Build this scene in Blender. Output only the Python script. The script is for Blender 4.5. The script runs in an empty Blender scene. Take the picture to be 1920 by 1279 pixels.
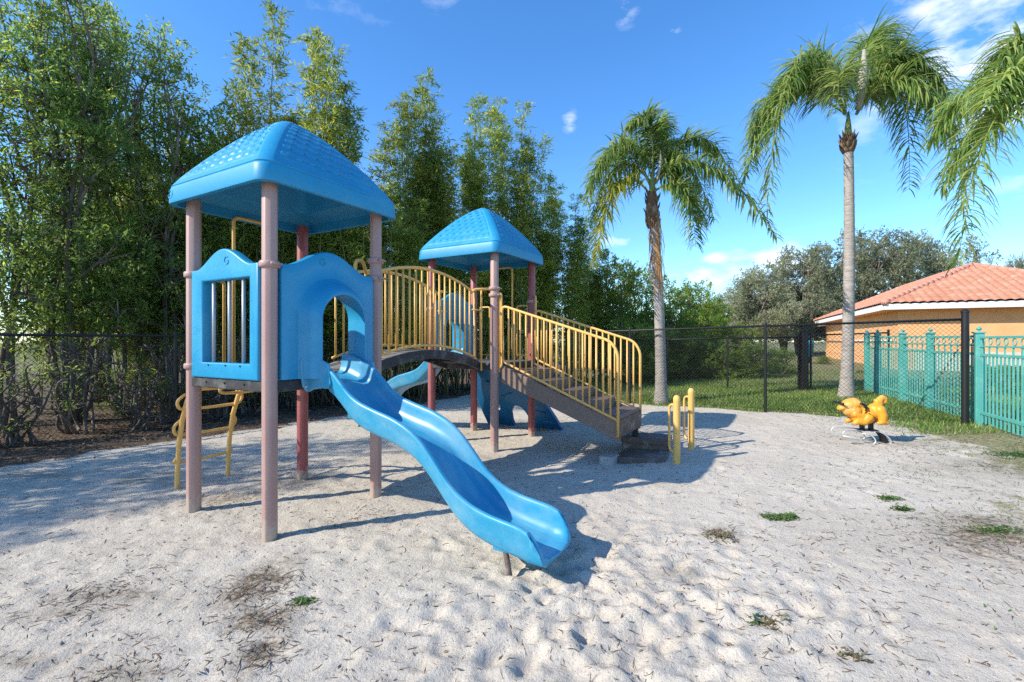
import bpy, bmesh, math, random
import numpy as np
from mathutils import Vector, Matrix
R_ = math.radians
random.seed(7)
rng = np.random.default_rng(7)
scn = bpy.context.scene
COL = scn.collection

# ------------------------------------------------------------------ camera, sky, sun
F, HY, CAMZ = 898.4, 639.5, 1.675            # photo focal length in pixels, horizon row, eye height
cd = bpy.data.cameras.new('camera'); cam = bpy.data.objects.new('camera', cd); COL.objects.link(cam)
cd.sensor_width = 36.0; cd.lens = 36.0*F/1920; cd.clip_start = 0.05; cd.clip_end = 2000
cam.location = (0, 0, CAMZ); cam.rotation_euler = (R_(90), 0, 0)
scn.camera = cam
SUN_EL = 34.8
sdir = Vector((math.cos(R_(SUN_EL))*0.930, math.cos(R_(SUN_EL))*0.3675, -math.sin(R_(SUN_EL))))
sl = bpy.data.lights.new('sun', 'SUN'); so = bpy.data.objects.new('sun', sl); COL.objects.link(so)
sl.energy = 3.6; sl.angle = R_(0.5); sl.color = (1.0, 0.925, 0.80)
so.rotation_euler = sdir.to_track_quat('-Z', 'Y').to_euler(); so.location = (-20, -10, 20)
scn.view_settings.view_transform = 'Standard'; scn.view_settings.look = 'None'
scn.view_settings.gamma = 1.0; scn.view_settings.exposure = 0.94
scn.cycles.max_bounces = 8; scn.cycles.diffuse_bounces = 5; scn.cycles.transmission_bounces = 4
scn.cycles.use_denoising = False

W = bpy.data.worlds.new('World'); scn.world = W; W.use_nodes = True
wt = W.node_tree; wt.nodes.clear()
def wn(t, **k):
    n = wt.nodes.new(t)
    for a, b in k.items(): setattr(n, a, b)
    return n
def wl(a, b): wt.links.new(a, b)
def wmath(op, a, b=None, c=None):
    n = wn('ShaderNodeMath', operation=op)
    for i, v in enumerate((a, b, c)):
        if v is None: continue
        if isinstance(v, (int, float)): n.inputs[i].default_value = v
        else: wl(v, n.inputs[i])
    return n.outputs[0]
sky = wn('ShaderNodeTexSky', sky_type='NISHITA'); sky.sun_disc = False
sky.sun_elevation = R_(SUN_EL); sky.sun_rotation = math.atan2(-0.930, -0.3675)
sky.altitude = 0; sky.air_density = 1.0; sky.dust_density = 0.25; sky.ozone_density = 3.0
hs = wn('ShaderNodeHueSaturation'); hs.inputs['Saturation'].default_value = 1.22; hs.inputs['Value'].default_value = 1.0
grd = wn('ShaderNodeMix', data_type='RGBA', blend_type='MULTIPLY'); grd.inputs['Factor'].default_value = 1.0; grd.inputs[7].default_value = (.84, .965, 1.08, 1)
wl(sky.outputs[0], hs.inputs['Color']); wl(hs.outputs[0], grd.inputs[6])
tc = wn('ShaderNodeTexCoord'); sx = wn('ShaderNodeSeparateXYZ'); wl(tc.outputs['Generated'], sx.inputs[0])
azn = wmath('ARCTAN2', sx.outputs[0], sx.outputs[1]); eln = wmath('ARCSINE', sx.outputs[2])
cmb = wn('ShaderNodeCombineXYZ'); wl(azn, cmb.inputs[0]); wl(wmath('MULTIPLY', eln, 2.2), cmb.inputs[1])
nz = wn('ShaderNodeTexNoise'); nz.inputs['Scale'].default_value = 9.0; nz.inputs['Detail'].default_value = 7.0; nz.inputs['Roughness'].default_value = 0.58
wl(cmb.outputs[0], nz.inputs['Vector'])
def az_el(px, py):
    x, z = (px-960)/F, (HY-py)/F
    return math.atan2(x, 1), math.atan2(z, math.hypot(x, 1))
# cumulus and wisps: where (azimuth, elevation), half sizes in degrees, strength
clouds = [(1905, 85, 7.5, 5.0, 1.3), (2010, 40, 10, 6, 1.3), (1800, 120, 4.0, 2.2, .75), (1170, 452, 2.0, .55, 1.0), (1395, 514, 4.8, 1.1, 1.7), (1460, 482, 3.6, 1.1, 1.6),
          (1345, 488, 1.2, .6, 1.0), (1310, 520, 1.6, .6, .6), (1068, 230, .8, 1.4, .52), (1170, 15, 1.4, 1.3, .5), (1262, 55, .8, .5, .5),
          (1705, 342, 1.3, .5, .6), (738, 232, 1.5, .8, .5), (1290, 495, .5, .4, .6), (2300, 300, 8, 3, 1), (600, -300, 20, 7, .8), (1500, 560, 6, .8, .6)]
tot = None
for px, py, wa, we, st in clouds:
    a0, e0 = az_el(px, py)
    da = wmath('DIVIDE', wmath('SUBTRACT', azn, a0), R_(wa)); de = wmath('DIVIDE', wmath('SUBTRACT', eln, e0), R_(we))
    d2 = wmath('ADD', wmath('MULTIPLY', da, da), wmath('MULTIPLY', de, de))
    g = wmath('MULTIPLY', wmath('EXPONENT', wmath('MULTIPLY', d2, -0.8)), st)
    tot = g if tot is None else wmath('MAXIMUM', tot, g)
den = wmath('ADD', wmath('MULTIPLY', nz.outputs[0], 2.6), -1.42)
mask = wn('ShaderNodeMapRange'); mask.inputs[1].default_value = 0.06; mask.inputs[2].default_value = 0.75
wl(wmath('ADD', wmath('MULTIPLY', tot, 0.42), wmath('MULTIPLY', den, wmath('MINIMUM', wmath('MULTIPLY', tot, 2.2), 1.0))), mask.inputs[0])
mixc = wn('ShaderNodeMix', data_type='RGBA'); wl(wmath('MULTIPLY', mask.outputs[0], 0.85), mixc.inputs['Factor'])
wl(grd.outputs[2], mixc.inputs[6]); mixc.inputs[7].default_value = (5.6, 5.75, 6.2, 1)
bg = wn('ShaderNodeBackground'); bg.inputs['Strength'].default_value = 0.145
wl(mixc.outputs[2], bg.inputs[0])
wo = wn('ShaderNodeOutputWorld'); wl(bg.outputs[0], wo.inputs[0])

# ------------------------------------------------------------------ helpers
def tag(o, label=None, cat=None, group=None, kind=None):
    if label: o['label'] = label
    if cat: o['category'] = cat
    if group: o['group'] = group
    if kind: o['kind'] = kind
    return o
def empty(name, loc=(0, 0, 0), rz=0.0, parent=None):
    o = bpy.data.objects.new(name, None); o.empty_display_size = 0.2; COL.objects.link(o)
    o.location = loc; o.rotation_euler = (0, 0, rz)
    if parent: o.parent = parent
    return o
def link(name, me, mat=None, parent=None, smooth=False):
    if mat is not None and not me.materials: me.materials.append(mat)
    if smooth: me.polygons.foreach_set('use_smooth', [True]*len(me.polygons))
    o = bpy.data.objects.new(name, me); COL.objects.link(o)
    if parent: o.parent = parent
    return o
def mesh_np(name, V, Fq):
    V = np.asarray(V, dtype=np.float32); Fq = np.asarray(Fq, dtype=np.int32); k = Fq.shape[1]
    me = bpy.data.meshes.new(name)
    me.vertices.add(len(V)); me.vertices.foreach_set('co', V.ravel())
    me.loops.add(Fq.size); me.loops.foreach_set('vertex_index', Fq.ravel())
    me.polygons.add(len(Fq)); me.polygons.foreach_set('loop_start', np.arange(0, Fq.size, k, dtype=np.int32))
    me.update(calc_edges=True); me.validate()
    return me
def fillet(pts, rad, n=5, closed=False):
    P = [Vector(p) for p in pts]; out = []; N = len(P)
    for i, p in enumerate(P):
        if not closed and i in (0, N-1): out.append(p); continue
        a, b = P[i-1], P[(i+1) % N]
        da, db = (a-p), (b-p); r = min(rad, da.length*.48, db.length*.48)
        p0, p2 = p+da.normalized()*r, p+db.normalized()*r
        for k in range(n+1):
            t = k/n; out.append(p0*(1-t)**2+p*(2*t*(1-t))+p2*t*t)
    return out
class MB:
    def __init__(s): s.v = []; s.f = []
    def add(s, vs, fs):
        o = len(s.v); s.v += [tuple(v) for v in vs]; s.f += [tuple(i+o for i in f) for f in fs]
    def tube(s, pts, r, n=8, closed=False, caps=True, phase=0.0):
        P = [Vector(p) for p in pts]; N = len(P)
        rs = r if isinstance(r, (list, tuple)) else [r]*N
        T = []
        for i in range(N):
            a = P[i-1] if (i > 0 or closed) else P[i]; b = P[(i+1) % N] if (i < N-1 or closed) else P[i]
            T.append((b-a).normalized())
        up = Vector((0, 0, 1)) if abs(T[0].z) < .9 else Vector((1, 0, 0))
        u = (up - T[0]*up.dot(T[0])).normalized(); vs = []
        for i in range(N):
            u = (u - T[i]*u.dot(T[i])).normalized(); w = T[i].cross(u)
            for k in range(n):
                a = phase+2*math.pi*k/n; vs.append(P[i]+(u*math.cos(a)+w*math.sin(a))*rs[i])
        fs = []
        for i in range(N if closed else N-1):
            j = (i+1) % N
            for k in range(n):
                k2 = (k+1) % n; fs.append((i*n+k, i*n+k2, j*n+k2, j*n+k))
        if caps and not closed: fs += [tuple(range(n))[::-1], tuple((N-1)*n+k for k in range(n))]
        s.add(vs, fs); return s
    def box(s, c, d, M=None):
        x, y, z = [q/2 for q in d]
        vs = [Vector((a*x, b*y, e*z)) for a in (-1, 1) for b in (-1, 1) for e in (-1, 1)]
        if M is not None: vs = [M @ v for v in vs]
        vs = [v+Vector(c) for v in vs]
        s.add(vs, [(0, 1, 3, 2), (4, 6, 7, 5), (0, 4, 5, 1), (2, 3, 7, 6), (0, 2, 6, 4), (1, 5, 7, 3)]); return s
    def prism(s, A, B):
        n = len(A); s.add(list(A)+list(B), [tuple(range(n))[::-1], tuple(range(n, 2*n))]+[(i, (i+1) % n, n+(i+1) % n, n+i) for i in range(n)]); return s
    def loft(s, rows, closed=True, cap0=False, cap1=False):
        n = len(rows[0]); vs = [p for r in rows for p in r]; fs = []
        for i in range(len(rows)-1):
            for k in range(n if closed else n-1):
                k2 = (k+1) % n; fs.append((i*n+k, i*n+k2, (i+1)*n+k2, (i+1)*n+k))
        if cap0: fs.append(tuple(range(n))[::-1])
        if cap1: fs.append(tuple((len(rows)-1)*n+k for k in range(n)))
        s.add(vs, fs); return s
    def lathe(s, prof, c, n=20):
        s.loft([[Vector((c[0]+r*math.cos(2*math.pi*k/n), c[1]+r*math.sin(2*math.pi*k/n), c[2]+z)) for k in range(n)] for r, z in prof], True, True, True); return s
    def mesh(s, name, fix=True, bevel=0.0, segs=2):
        me = bpy.data.meshes.new(name); me.from_pydata([tuple(v) for v in s.v], [], s.f)
        if fix or bevel:
            bm = bmesh.new(); bm.from_mesh(me)
            bmesh.ops.recalc_face_normals(bm, faces=bm.faces)
            if bevel:
                bmesh.ops.bevel(bm, geom=[e for e in bm.edges if len(e.link_faces) == 2 and e.calc_face_angle(0) > .5], offset=bevel, segments=segs, affect='EDGES', profile=.5)
            bm.to_mesh(me); bm.free()
        return me
    def build(s, name, mat, parent=None, smooth=False, bevel=0.0, segs=2, auto=None):
        me = s.mesh(name, True, bevel, segs)
        o = link(name, me, mat, parent, smooth)
        if auto: me.shade_auto = None if False else None
        return o
def smooth_by_angle(me, ang=40):
    bm = bmesh.new(); bm.from_mesh(me)
    for f in bm.faces: f.smooth = True
    for e in bm.edges:
        if len(e.link_faces) == 2 and e.calc_face_angle(0) > R_(ang): e.smooth = False
    bm.to_mesh(me); bm.free()
def curve_panel(outline, holes, half, bevel, fmap, name='panel'):
    cu = bpy.data.curves.new(name, 'CURVE'); cu.dimensions = '2D'; cu.fill_mode = 'BOTH'
    cu.extrude = half-bevel; cu.bevel_depth = bevel; cu.bevel_resolution = 2; cu.offset = -bevel
    for pl in [outline]+holes:
        sp = cu.splines.new('POLY'); sp.points.add(len(pl)-1); sp.use_cyclic_u = True
        for p, q in zip(sp.points, pl): p.co = (q[0], q[1], 0, 1)
    o = bpy.data.objects.new(name, cu); COL.objects.link(o)
    dg = bpy.context.evaluated_depsgraph_get()
    me = bpy.data.meshes.new_from_object(o.evaluated_get(dg))
    bpy.data.objects.remove(o); bpy.data.curves.remove(cu)
    for v in me.vertices: v.co = fmap(v.co.x, v.co.y, v.co.z)
    bm = bmesh.new(); bm.from_mesh(me); bmesh.ops.remove_doubles(bm, verts=bm.verts, dist=1e-5); bmesh.ops.recalc_face_normals(bm, faces=bm.faces); bm.to_mesh(me); bm.free()
    me.name = name; me.materials.clear(); smooth_by_angle(me, 35)
    return me
def interp(tab, x):
    xs = [a for a, b in tab]; return float(np.interp(x, xs, [b for a, b in tab]))
def vnoise(x, y, scale, seed):
    g = np.random.default_rng(seed).random((256, 256)).astype(np.float32)
    u, v = x/scale+1000.3, y/scale+1000.7
    i, j = np.floor(u).astype(int), np.floor(v).astype(int); a, b = u-i, v-j
    a = a*a*(3-2*a); b = b*b*(3-2*b)
    G = lambda p, q: g[p % 256, q % 256]
    return (G(i, j)*(1-a)+G(i+1, j)*a)*(1-b)+(G(i, j+1)*(1-a)+G(i+1, j+1)*a)*b
def ground_base(x, y):
    t = np.minimum(np.asarray(x, dtype=float)-0.5, 14.0)
    return 0.03*np.where(t > 8, t, np.log1p(np.exp(np.clip(t*2.5, -40, 40)))/2.5)
def at(px, d, py=None):
    """world point seen at photo column px, at depth d (row py gives the height)"""
    x = (px-960)/F*d
    return Vector((x, d, float(ground_base(x, d)) if py is None else CAMZ-(py-HY)*d/F))

# ------------------------------------------------------------------ materials
def mat(name, col, rough=.6, spec=.4, var=.12, vscale=6.0, bump=0.0, bscale=40.0, col2=None, c2scale=3.0, c2lo=.5, c2hi=.65, metal=0.0, stretch=(1, 1, 1), rvar=0.0, splash=None):
    m = bpy.data.materials.new(name); m.use_nodes = True; t = m.node_tree; b = t.nodes['Principled BSDF']
    N = lambda k: t.nodes.new(k); Lk = t.links.new
    co = N('ShaderNodeTexCoord'); mp = N('ShaderNodeMapping'); mp.inputs['Scale'].default_value = stretch; Lk(co.outputs['Object'], mp.inputs[0])
    n1 = N('ShaderNodeTexNoise'); n1.inputs['Scale'].default_value = vscale; n1.inputs['Detail'].default_value = 6; n1.inputs['Roughness'].default_value = .65; Lk(mp.outputs[0], n1.inputs[0])
    mx = N('ShaderNodeMix'); mx.data_type = 'RGBA'; Lk(n1.outputs[0], mx.inputs['Factor'])
    mx.inputs[6].default_value = tuple(max(0, c*(1-var*1.6)) for c in col)+(1,); mx.inputs[7].default_value = tuple(min(1, c*(1+var*1.6)) for c in col)+(1,)
    out = mx.outputs[2]
    if col2 is not None:
        n2 = N('ShaderNodeTexNoise'); n2.inputs['Scale'].default_value = c2scale; n2.inputs['Detail'].default_value = 8; n2.inputs['Roughness'].default_value = .7; Lk(mp.outputs[0], n2.inputs[0])
        mr = N('ShaderNodeMapRange'); mr.inputs[1].default_value = c2lo; mr.inputs[2].default_value = c2hi; Lk(n2.outputs[0], mr.inputs[0])
        m2 = N('ShaderNodeMix'); m2.data_type = 'RGBA'; Lk(mr.outputs[0], m2.inputs['Factor']); Lk(out, m2.inputs[6]); m2.inputs[7].default_value = tuple(col2)+(1,); out = m2.outputs[2]
    if splash is not None:   # sand and dirt stuck to the foot
        sp_ = N('ShaderNodeSeparateXYZ'); Lk(co.outputs['Object'], sp_.inputs[0]); n4 = N('ShaderNodeTexNoise'); n4.inputs['Scale'].default_value = 26; n4.inputs['Detail'].default_value = 6; Lk(co.outputs['Object'], n4.inputs[0])
        a1 = N('ShaderNodeMapRange'); a1.inputs[1].default_value = .34; a1.inputs[2].default_value = -.02; a1.inputs[3].default_value = -.35; a1.inputs[4].default_value = .55; Lk(sp_.outputs[2], a1.inputs[0])
        a2 = N('ShaderNodeMath'); a2.operation = 'ADD'; Lk(a1.outputs[0], a2.inputs[0]); Lk(n4.outputs[0], a2.inputs[1])
        a3 = N('ShaderNodeMapRange'); a3.inputs[1].default_value = .62; a3.inputs[2].default_value = .80; a3.inputs[4].default_value = .75; Lk(a2.outputs[0], a3.inputs[0])
        m3 = N('ShaderNodeMix'); m3.data_type = 'RGBA'; Lk(a3.outputs[0], m3.inputs['Factor']); Lk(out, m3.inputs[6]); m3.inputs[7].default_value = tuple(splash)+(1,); out = m3.outputs[2]
    Lk(out, b.inputs['Base Color'])
    b.inputs['Roughness'].default_value = rough; b.inputs['Specular IOR Level'].default_value = spec; b.inputs['Metallic'].default_value = metal
    if rvar:
        mr = N('ShaderNodeMapRange'); mr.inputs[3].default_value = rough-rvar; mr.inputs[4].default_value = rough+rvar; Lk(n1.outputs[0], mr.inputs[0]); Lk(mr.outputs[0], b.inputs['Roughness'])
    if bump:
        n3 = N('ShaderNodeTexNoise'); n3.inputs['Scale'].default_value = bscale; n3.inputs['Detail'].default_value = 5; Lk(mp.outputs[0], n3.inputs[0])
        bp = N('ShaderNodeBump'); bp.inputs['Strength'].default_value = bump; bp.inputs['Distance'].default_value = .01; Lk(n3.outputs[0], bp.inputs['Height']); Lk(bp.outputs[0], b.inputs['Normal'])
    return m
def leaf_mat(name, c1, c2, c3, trans=.35, rough=.45, spec=.35):
    m = bpy.data.materials.new(name); m.use_nodes = True; t = m.node_tree; b = t.nodes['Principled BSDF']
    N = lambda k: t.nodes.new(k); Lk = t.links.new
    at_ = N('ShaderNodeAttribute'); at_.attribute_name = 'tint'
    oi = N('ShaderNodeObjectInfo')
    cr = N('ShaderNodeValToRGB'); e = cr.color_ramp.elements
    e[0].position = 0; e[0].color = tuple(c1)+(1,); e[1].position = 1; e[1].color = tuple(c3)+(1,); q = e.new(.5); q.color = tuple(c2)+(1,)
    Lk(at_.outputs['Fac'], cr.inputs[0])
    hsv = N('ShaderNodeHueSaturation'); mr = N('ShaderNodeMapRange'); mr.inputs[3].default_value = .8; mr.inputs[4].default_value = 1.2
    Lk(oi.outputs['Random'], mr.inputs[0]); Lk(mr.outputs[0], hsv.inputs['Value']); Lk(cr.outputs[0], hsv.inputs['Color'])
    Lk(hsv.outputs[0], b.inputs['Base Color']); b.inputs['Roughness'].default_value = rough; b.inputs['Specular IOR Level'].default_value = spec
    tr = N('ShaderNodeBsdfTranslucent'); hs2 = N('ShaderNodeHueSaturation'); hs2.inputs['Value'].default_value = 1.5; hs2.inputs['Hue'].default_value = .485; Lk(hsv.outputs[0], hs2.inputs['Color']); Lk(hs2.outputs[0], tr.inputs[0])
    ms = N('ShaderNodeMixShader'); ms.inputs[0].default_value = trans; Lk(b.outputs[0], ms.inputs[1]); Lk(tr.outputs[0], ms.inputs[2])
    Lk(ms.outputs[0], t.nodes['Material Output'].inputs[0])
    return m
M = {}
M['blue'] = mat('blue_plastic', (.014, .25, .455), .40, .45, .10, 2.5, .03, 60, col2=(.05, .32, .49), c2scale=1.7, c2lo=.5, c2hi=.75, rvar=.07)
M['blue_slide'] = mat('slide_plastic', (.02, .265, .45), .36, .5, .08, 3.0, .02, 30, col2=(.14, .35, .47), c2scale=1.6, c2lo=.42, c2hi=.72, rvar=.10, stretch=(5, 1.2, 1.2))
M['blue_roof'] = mat('roof_plastic', (.014, .25, .455), .47, .4, .10, 2.5, .03, 60, col2=(.05, .31, .48), c2scale=1.7, c2lo=.5, c2hi=.75)
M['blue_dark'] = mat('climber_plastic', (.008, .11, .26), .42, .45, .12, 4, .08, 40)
M['post'] = mat('post_coating', (.375, .228, .20), .48, .4, .06, 2.2, .05, 90, col2=(.44, .305, .26), c2scale=2.0, c2lo=.45, c2hi=.7, stretch=(1, 1, .4), splash=(.42, .35, .28))
M['post_red'] = mat('post_coating_unfaded', (.30, .085, .085), .45, .4, .08, 2.2, .05, 90, col2=(.38, .17, .16), c2scale=2.0, c2lo=.5, c2hi=.75, stretch=(1, 1, .4), splash=(.42, .35, .28))
M['yellow'] = mat('yellow_coating', (.76, .44, .12), .42, .45, .10, 5, .04, 80, col2=(.70, .43, .14), c2scale=5, c2lo=.5, c2hi=.7)
M['deck'] = mat('deck_rubber', (.035, .034, .036), .65, .35, .25, 8, .25, 60, col2=(.16, .155, .15), c2scale=5, c2lo=.5, c2hi=.72)
M['deck_top'] = mat('dusty_deck', (.16, .155, .15), .75, .3, .25, 7, .25, 60, col2=(.26, .24, .22), c2scale=4)
M['brown'] = mat('brown_plastisol', (.20, .14, .11), .6, .35, .15, 7, .12, 80, col2=(.17, .13, .11), c2scale=5, c2lo=.52, c2hi=.75)
M['brown_dark'] = mat('step_rubber', (.115, .08, .065), .6, .35, .2, 9, .15, 60, col2=(.30, .26, .23), c2scale=6, c2lo=.52, c2hi=.70)
M['grey_metal'] = mat('grey_metal', (.36, .39, .43), .4, .5, .08, 5, .02, 60, metal=.3)
M['galv'] = mat('galvanised', (.55, .55, .54), .4, .5, .1, 9, .03, 60, metal=.4)
M['black'] = mat('black_vinyl', (.012, .012, .013), .45, .4, .2, 8, .05, 90)
M['teal'] = mat('teal_paint', (.085, .35, .305), .5, .4, .08, 4, .04, 60, col2=(.16, .42, .37), c2scale=3)
M['rider'] = mat('orange_plastic', (.74, .30, .02), .42, .45, .08, 6, .05, 50, col2=(.72, .40, .16), c2scale=3.0, c2lo=.5, c2hi=.7)
M['concrete'] = mat('concrete', (.36, .34, .32), .85, .2, .15, 8, .2, 50)
M['stucco'] = mat('orange_stucco', (.74, .40, .19), .9, .15, .05, 1.5, .03, 60, col2=(.66, .35, .16), c2scale=.8)
M['cream'] = mat('cream_paint', (.55, .50, .40), .8, .2, .06, 3, .01, 20)
M['white'] = mat('white_trim', (.72, .71, .69), .6, .3, .05, 4, .01, 20)
M['tile'] = mat('clay_tile', (.50, .22, .13), .8, .2, .22, 2.2, .02, 20, col2=(.58, .33, .22), c2scale=2.5)
M['tile_cap'] = mat('ridge_tile', (.52, .25, .18), .75, .25, .12, 5, .1, 60)
M['car'] = mat('navy_car_paint', (.012, .022, .05), .2, .6, .1, 5)
M['glass'] = mat('dark_glass', (.01, .012, .014), .06, .7, .05, 3)
M['tyre'] = mat('tyre_rubber', (.015, .015, .015), .8, .3, .1, 8)
M['palm_trunk'] = mat('palm_trunk', (.35, .315, .285), .85, .2, .2, 5, .5, 30, col2=(.19, .165, .145), c2scale=6, c2lo=.47, c2hi=.66, stretch=(1, 1, 5))
M['palm_boot'] = mat('palm_boot', (.15, .095, .06), .85, .2, .3, 9, .5, 40, col2=(.30, .22, .16), c2scale=8, stretch=(1, 1, .5))
M['palm_shaft'] = mat('palm_stalk', (.20, .23, .08), .6, .3, .15, 6)
M['sheath'] = mat('palm_sheath', (.34, .31, .25), .8, .2, .2, 12, .3, 60, stretch=(1, 1, .1))
M['fibre'] = mat('dry_fibre', (.40, .22, .10), .9, .15, .3, 12, .2, 60)
M['bark'] = mat('bark', (.14, .11, .085), .9, .2, .25, 8, .6, 25, col2=(.25, .22, .19), c2scale=5, stretch=(1, 1, .4))
M['culm'] = mat('bamboo_culm', (.20, .18, .075), .55, .35, .25, 6, .1, 40, col2=(.11, .10, .06), c2scale=5, stretch=(1, 1, .5))
M['litter'] = leaf_mat('dry_leaves', (.075, .048, .03), (.15, .10, .065), (.27, .20, .14), .08, .8, .15)
M['twig'] = leaf_mat('twigs', (.04, .03, .024), (.09, .066, .05), (.20, .12, .075), .05, .85, .15)
M['bamboo_leaf'] = leaf_mat('bamboo_leaves', (.10, .165, .028), (.255, .32, .055), (.50, .50, .12), .58)
M['tree_leaf'] = leaf_mat('tree_leaves', (.085, .165, .04), (.20, .295, .065), (.41, .48, .10), .58)
M['bright_leaf'] = leaf_mat('bright_leaves', (.09, .16, .025), (.21, .30, .045), (.40, .47, .09), .55)
M['oak_leaf'] = leaf_mat('oak_leaves', (.14, .16, .085), (.27, .285, .165), (.44, .45, .31), .45, .6)
M['palm_leaf'] = leaf_mat('palm_leaflets', (.09, .175, .04), (.175, .28, .065), (.38, .44, .14), .45, .32, .55)
M['palm_tip'] = leaf_mat('palm_leaflets_yellowing', (.14, .19, .025), (.28, .32, .045), (.45, .43, .08), .4, .35, .5)
M['grass'] = leaf_mat('grass_blades', (.085, .18, .03), (.17, .265, .05), (.34, .37, .13), .4, .5)
M['weed'] = leaf_mat('weed_leaves', (.05, .11, .03), (.08, .16, .04), (.17, .2, .07), .25, .5)
M['dryweed'] = leaf_mat('dry_weeds', (.12, .09, .05), (.2, .16, .09), (.2, .2, .08), .2, .7)

# ------------------------------------------------------------------ ground
FA, FB = Vector((7.85, 8.30)), Vector((5.43, 10.27))       # right chain-link fence line
FDIR = (FB-FA).normalized(); FN = Vector((FDIR.y, -FDIR.x))   # along to the back left; normal to the outside
if FN.dot(Vector((1, 1))) < 0: FN = -FN
LA = Vector((-7.4, 6.92)); LD = Vector((.572, .82)).normalized(); LN = Vector((-LD.y, LD.x))   # left fence
def side_right(x, y): return (x-FA.x)*FN.x+(y-FA.y)*FN.y
def side_left(x, y): return (x-LA.x)*LN.x+(y-LA.y)*LN.y
def side_teal(x, y): return (x-7.98)*.92-(y-8.3)*.39
def seg(a, b, step): return list(np.arange(a, b, step))
xs = np.array([-400, -200, -100, -60, -40, -30, -22, -16, -13, -11]+seg(-9.6, 10.4, .034)+[10.8, 11.5, 12.5, 14, 16, 19, 23, 28, 35, 45, 60, 100, 200, 400], dtype=float)
yl = [-60, -30, -15, -8, -4, -1, 0, .6, 1.1]; y = 1.5
while y < 17: yl.append(y); y *= 1.0072
ys = np.array(yl+[18, 20, 23, 27, 32, 40, 50, 70, 100, 200, 500], dtype=float)
X, Y = np.meshgrid(xs, ys)
Z = ground_base(X, Y)
sand = np.clip(1.2-np.maximum(side_right(X, Y)+.15, np.maximum(side_left(X, Y)+.8, side_teal(X, Y)))*2.5, 0, 1)
tr = np.exp(-(((X-.6)/.85)**2+((Y-2.95)/1.0)**2))+.25*np.exp(-(((X+1.2)/2.5)**2+((Y-3.4)/1.2)**2))+.4*np.exp(-(((X+2.5)/2.)**2+((Y-5.5)/1.5)**2))+.4*np.exp(-(((X-1.5)/1.2)**2+((Y-6.0)/1.0)**2))
near = (Y > 1.2)*(Y < 17)*(np.abs(X-.4) < 10.1)
disp = (vnoise(X, Y, 1.7, 1)-.5)*.07+(vnoise(X, Y, .55, 2)-.5)*.035
fine = (vnoise(X, Y, .21, 3)-.5)*.022+(vnoise(X, Y, .10, 4)-.5)*.015+(vnoise(X, Y, .05, 5)-.5)*.008
ridge = (1-np.abs(vnoise(X, Y*1.3, .26, 6)*2-1))**2*.030+(1-np.abs(vnoise(X, Y, .13, 8)*2-1))**2*.014
disp = disp*.28+fine*(.30+.55*tr)+ridge*(.04+.13*np.clip(tr-.12, 0, 1))+(vnoise(X, Y, .036, 9)-.5)*.007*(.5+tr)+(np.maximum(0, vnoise(X, Y, .085, 10)-.62))*.05*(.4+tr)-(np.maximum(0, vnoise(X, Y, .11, 14)-.7))*.07*(.5+tr)
# footprints: oval dents with a low rim
fr = np.random.default_rng(3)
for k in range(900):
    if k < 330: cx, cy = fr.normal(.6, .65), fr.normal(3.0, .65)
    else: cx, cy = fr.uniform(-5, 6.5), 1.8+8*fr.random()**1.5
    L, Wd, a, dp = fr.uniform(.09, .17), fr.uniform(.04, .07), fr.uniform(0, 6.28), fr.uniform(.004, .018)*(1 if k < 330 else .5)
    i0, i1 = np.searchsorted(ys, [cy-.4, cy+.4]); j0, j1 = np.searchsorted(xs, [cx-.4, cx+.4])
    if i1 <= i0 or j1 <= j0: continue
    xx, yy = X[i0:i1, j0:j1]-cx, Y[i0:i1, j0:j1]-cy
    u = (xx*math.cos(a)+yy*math.sin(a))/L; v = (-xx*math.sin(a)+yy*math.cos(a))/Wd
    rr = u*u+v*v
    disp[i0:i1, j0:j1] += dp*(-np.exp(-rr*1.3)+.65*np.exp(-((np.sqrt(rr)-1.45)**2)*5))
for (cx, cy, dp, rd) in ((.35, 3.3, .05, .35), (-2.1, 4.1, .03, .15), (1.45, 6.5, .04, .5)):
    disp -= dp*np.exp(-((X-cx)**2+(Y-cy)**2)/rd**2)
Z = Z+np.where(near, disp*(.45+.55*sand), 0)
dirt = np.zeros_like(X)
def blot(px, py, wx, wy, s, sl=0.0):
    global dirt
    d = CAMZ*F/(py-HY); cx = (px-960)/F*d
    dx, dy = X-cx, Y-d
    dirt = np.maximum(dirt, s*np.exp(-((dx-sl*dy)/wx)**2-(dy/wy)**2))
for b in ((485, 1090, .17, .30, .95), (500, 1160, .20, .12, .9), (490, 1225, .12, .16, .85), (200, 1115, .40, .10, .75), (120, 1150, .3, .08, .5), (545, 905, .35, .25, .6), (420, 935, .35, .2, .7),
          (1880, 1040, .55, .35, .95), (1830, 1000, .5, .25, .6), (1350, 1008, .14, .12, .8), (1275, 1080, .18, .12, .55), (640, 985, .4, .12, .35), (60, 1240, .3, .08, .5), (230, 1265, .2, .08, .6),
          (1000, 795, .6, .5, .5), (300, 900, .6, .25, .45), (80, 890, .5, .2, .5), (930, 860, .4, .3, .35), (1700, 850, .8, .4, .35), (1800, 830, .8, .8, .55), (1860, 900, .8, .5, .6)): blot(*b)
dirt *= (.55+.9*vnoise(X, Y, .12, 11))*(.5+vnoise(X, Y, .35, 12))
nse = (vnoise(X, Y, .6, 21)-.5)*.5+(vnoise(X, Y, .18, 22)-.5)*.35+(vnoise(X, Y, 2.2, 23)-.5)*.5
mulch = np.clip((side_left(X, Y)+.95+nse)*3.0, 0, 1)
sr = side_right(X, Y)
grass = np.clip((sr+.06+nse*.5)*3.5, 0, 1)*(1-np.clip((side_left(X, Y)-1)*1, 0, 1))
tl = side_teal(X, Y)
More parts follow.
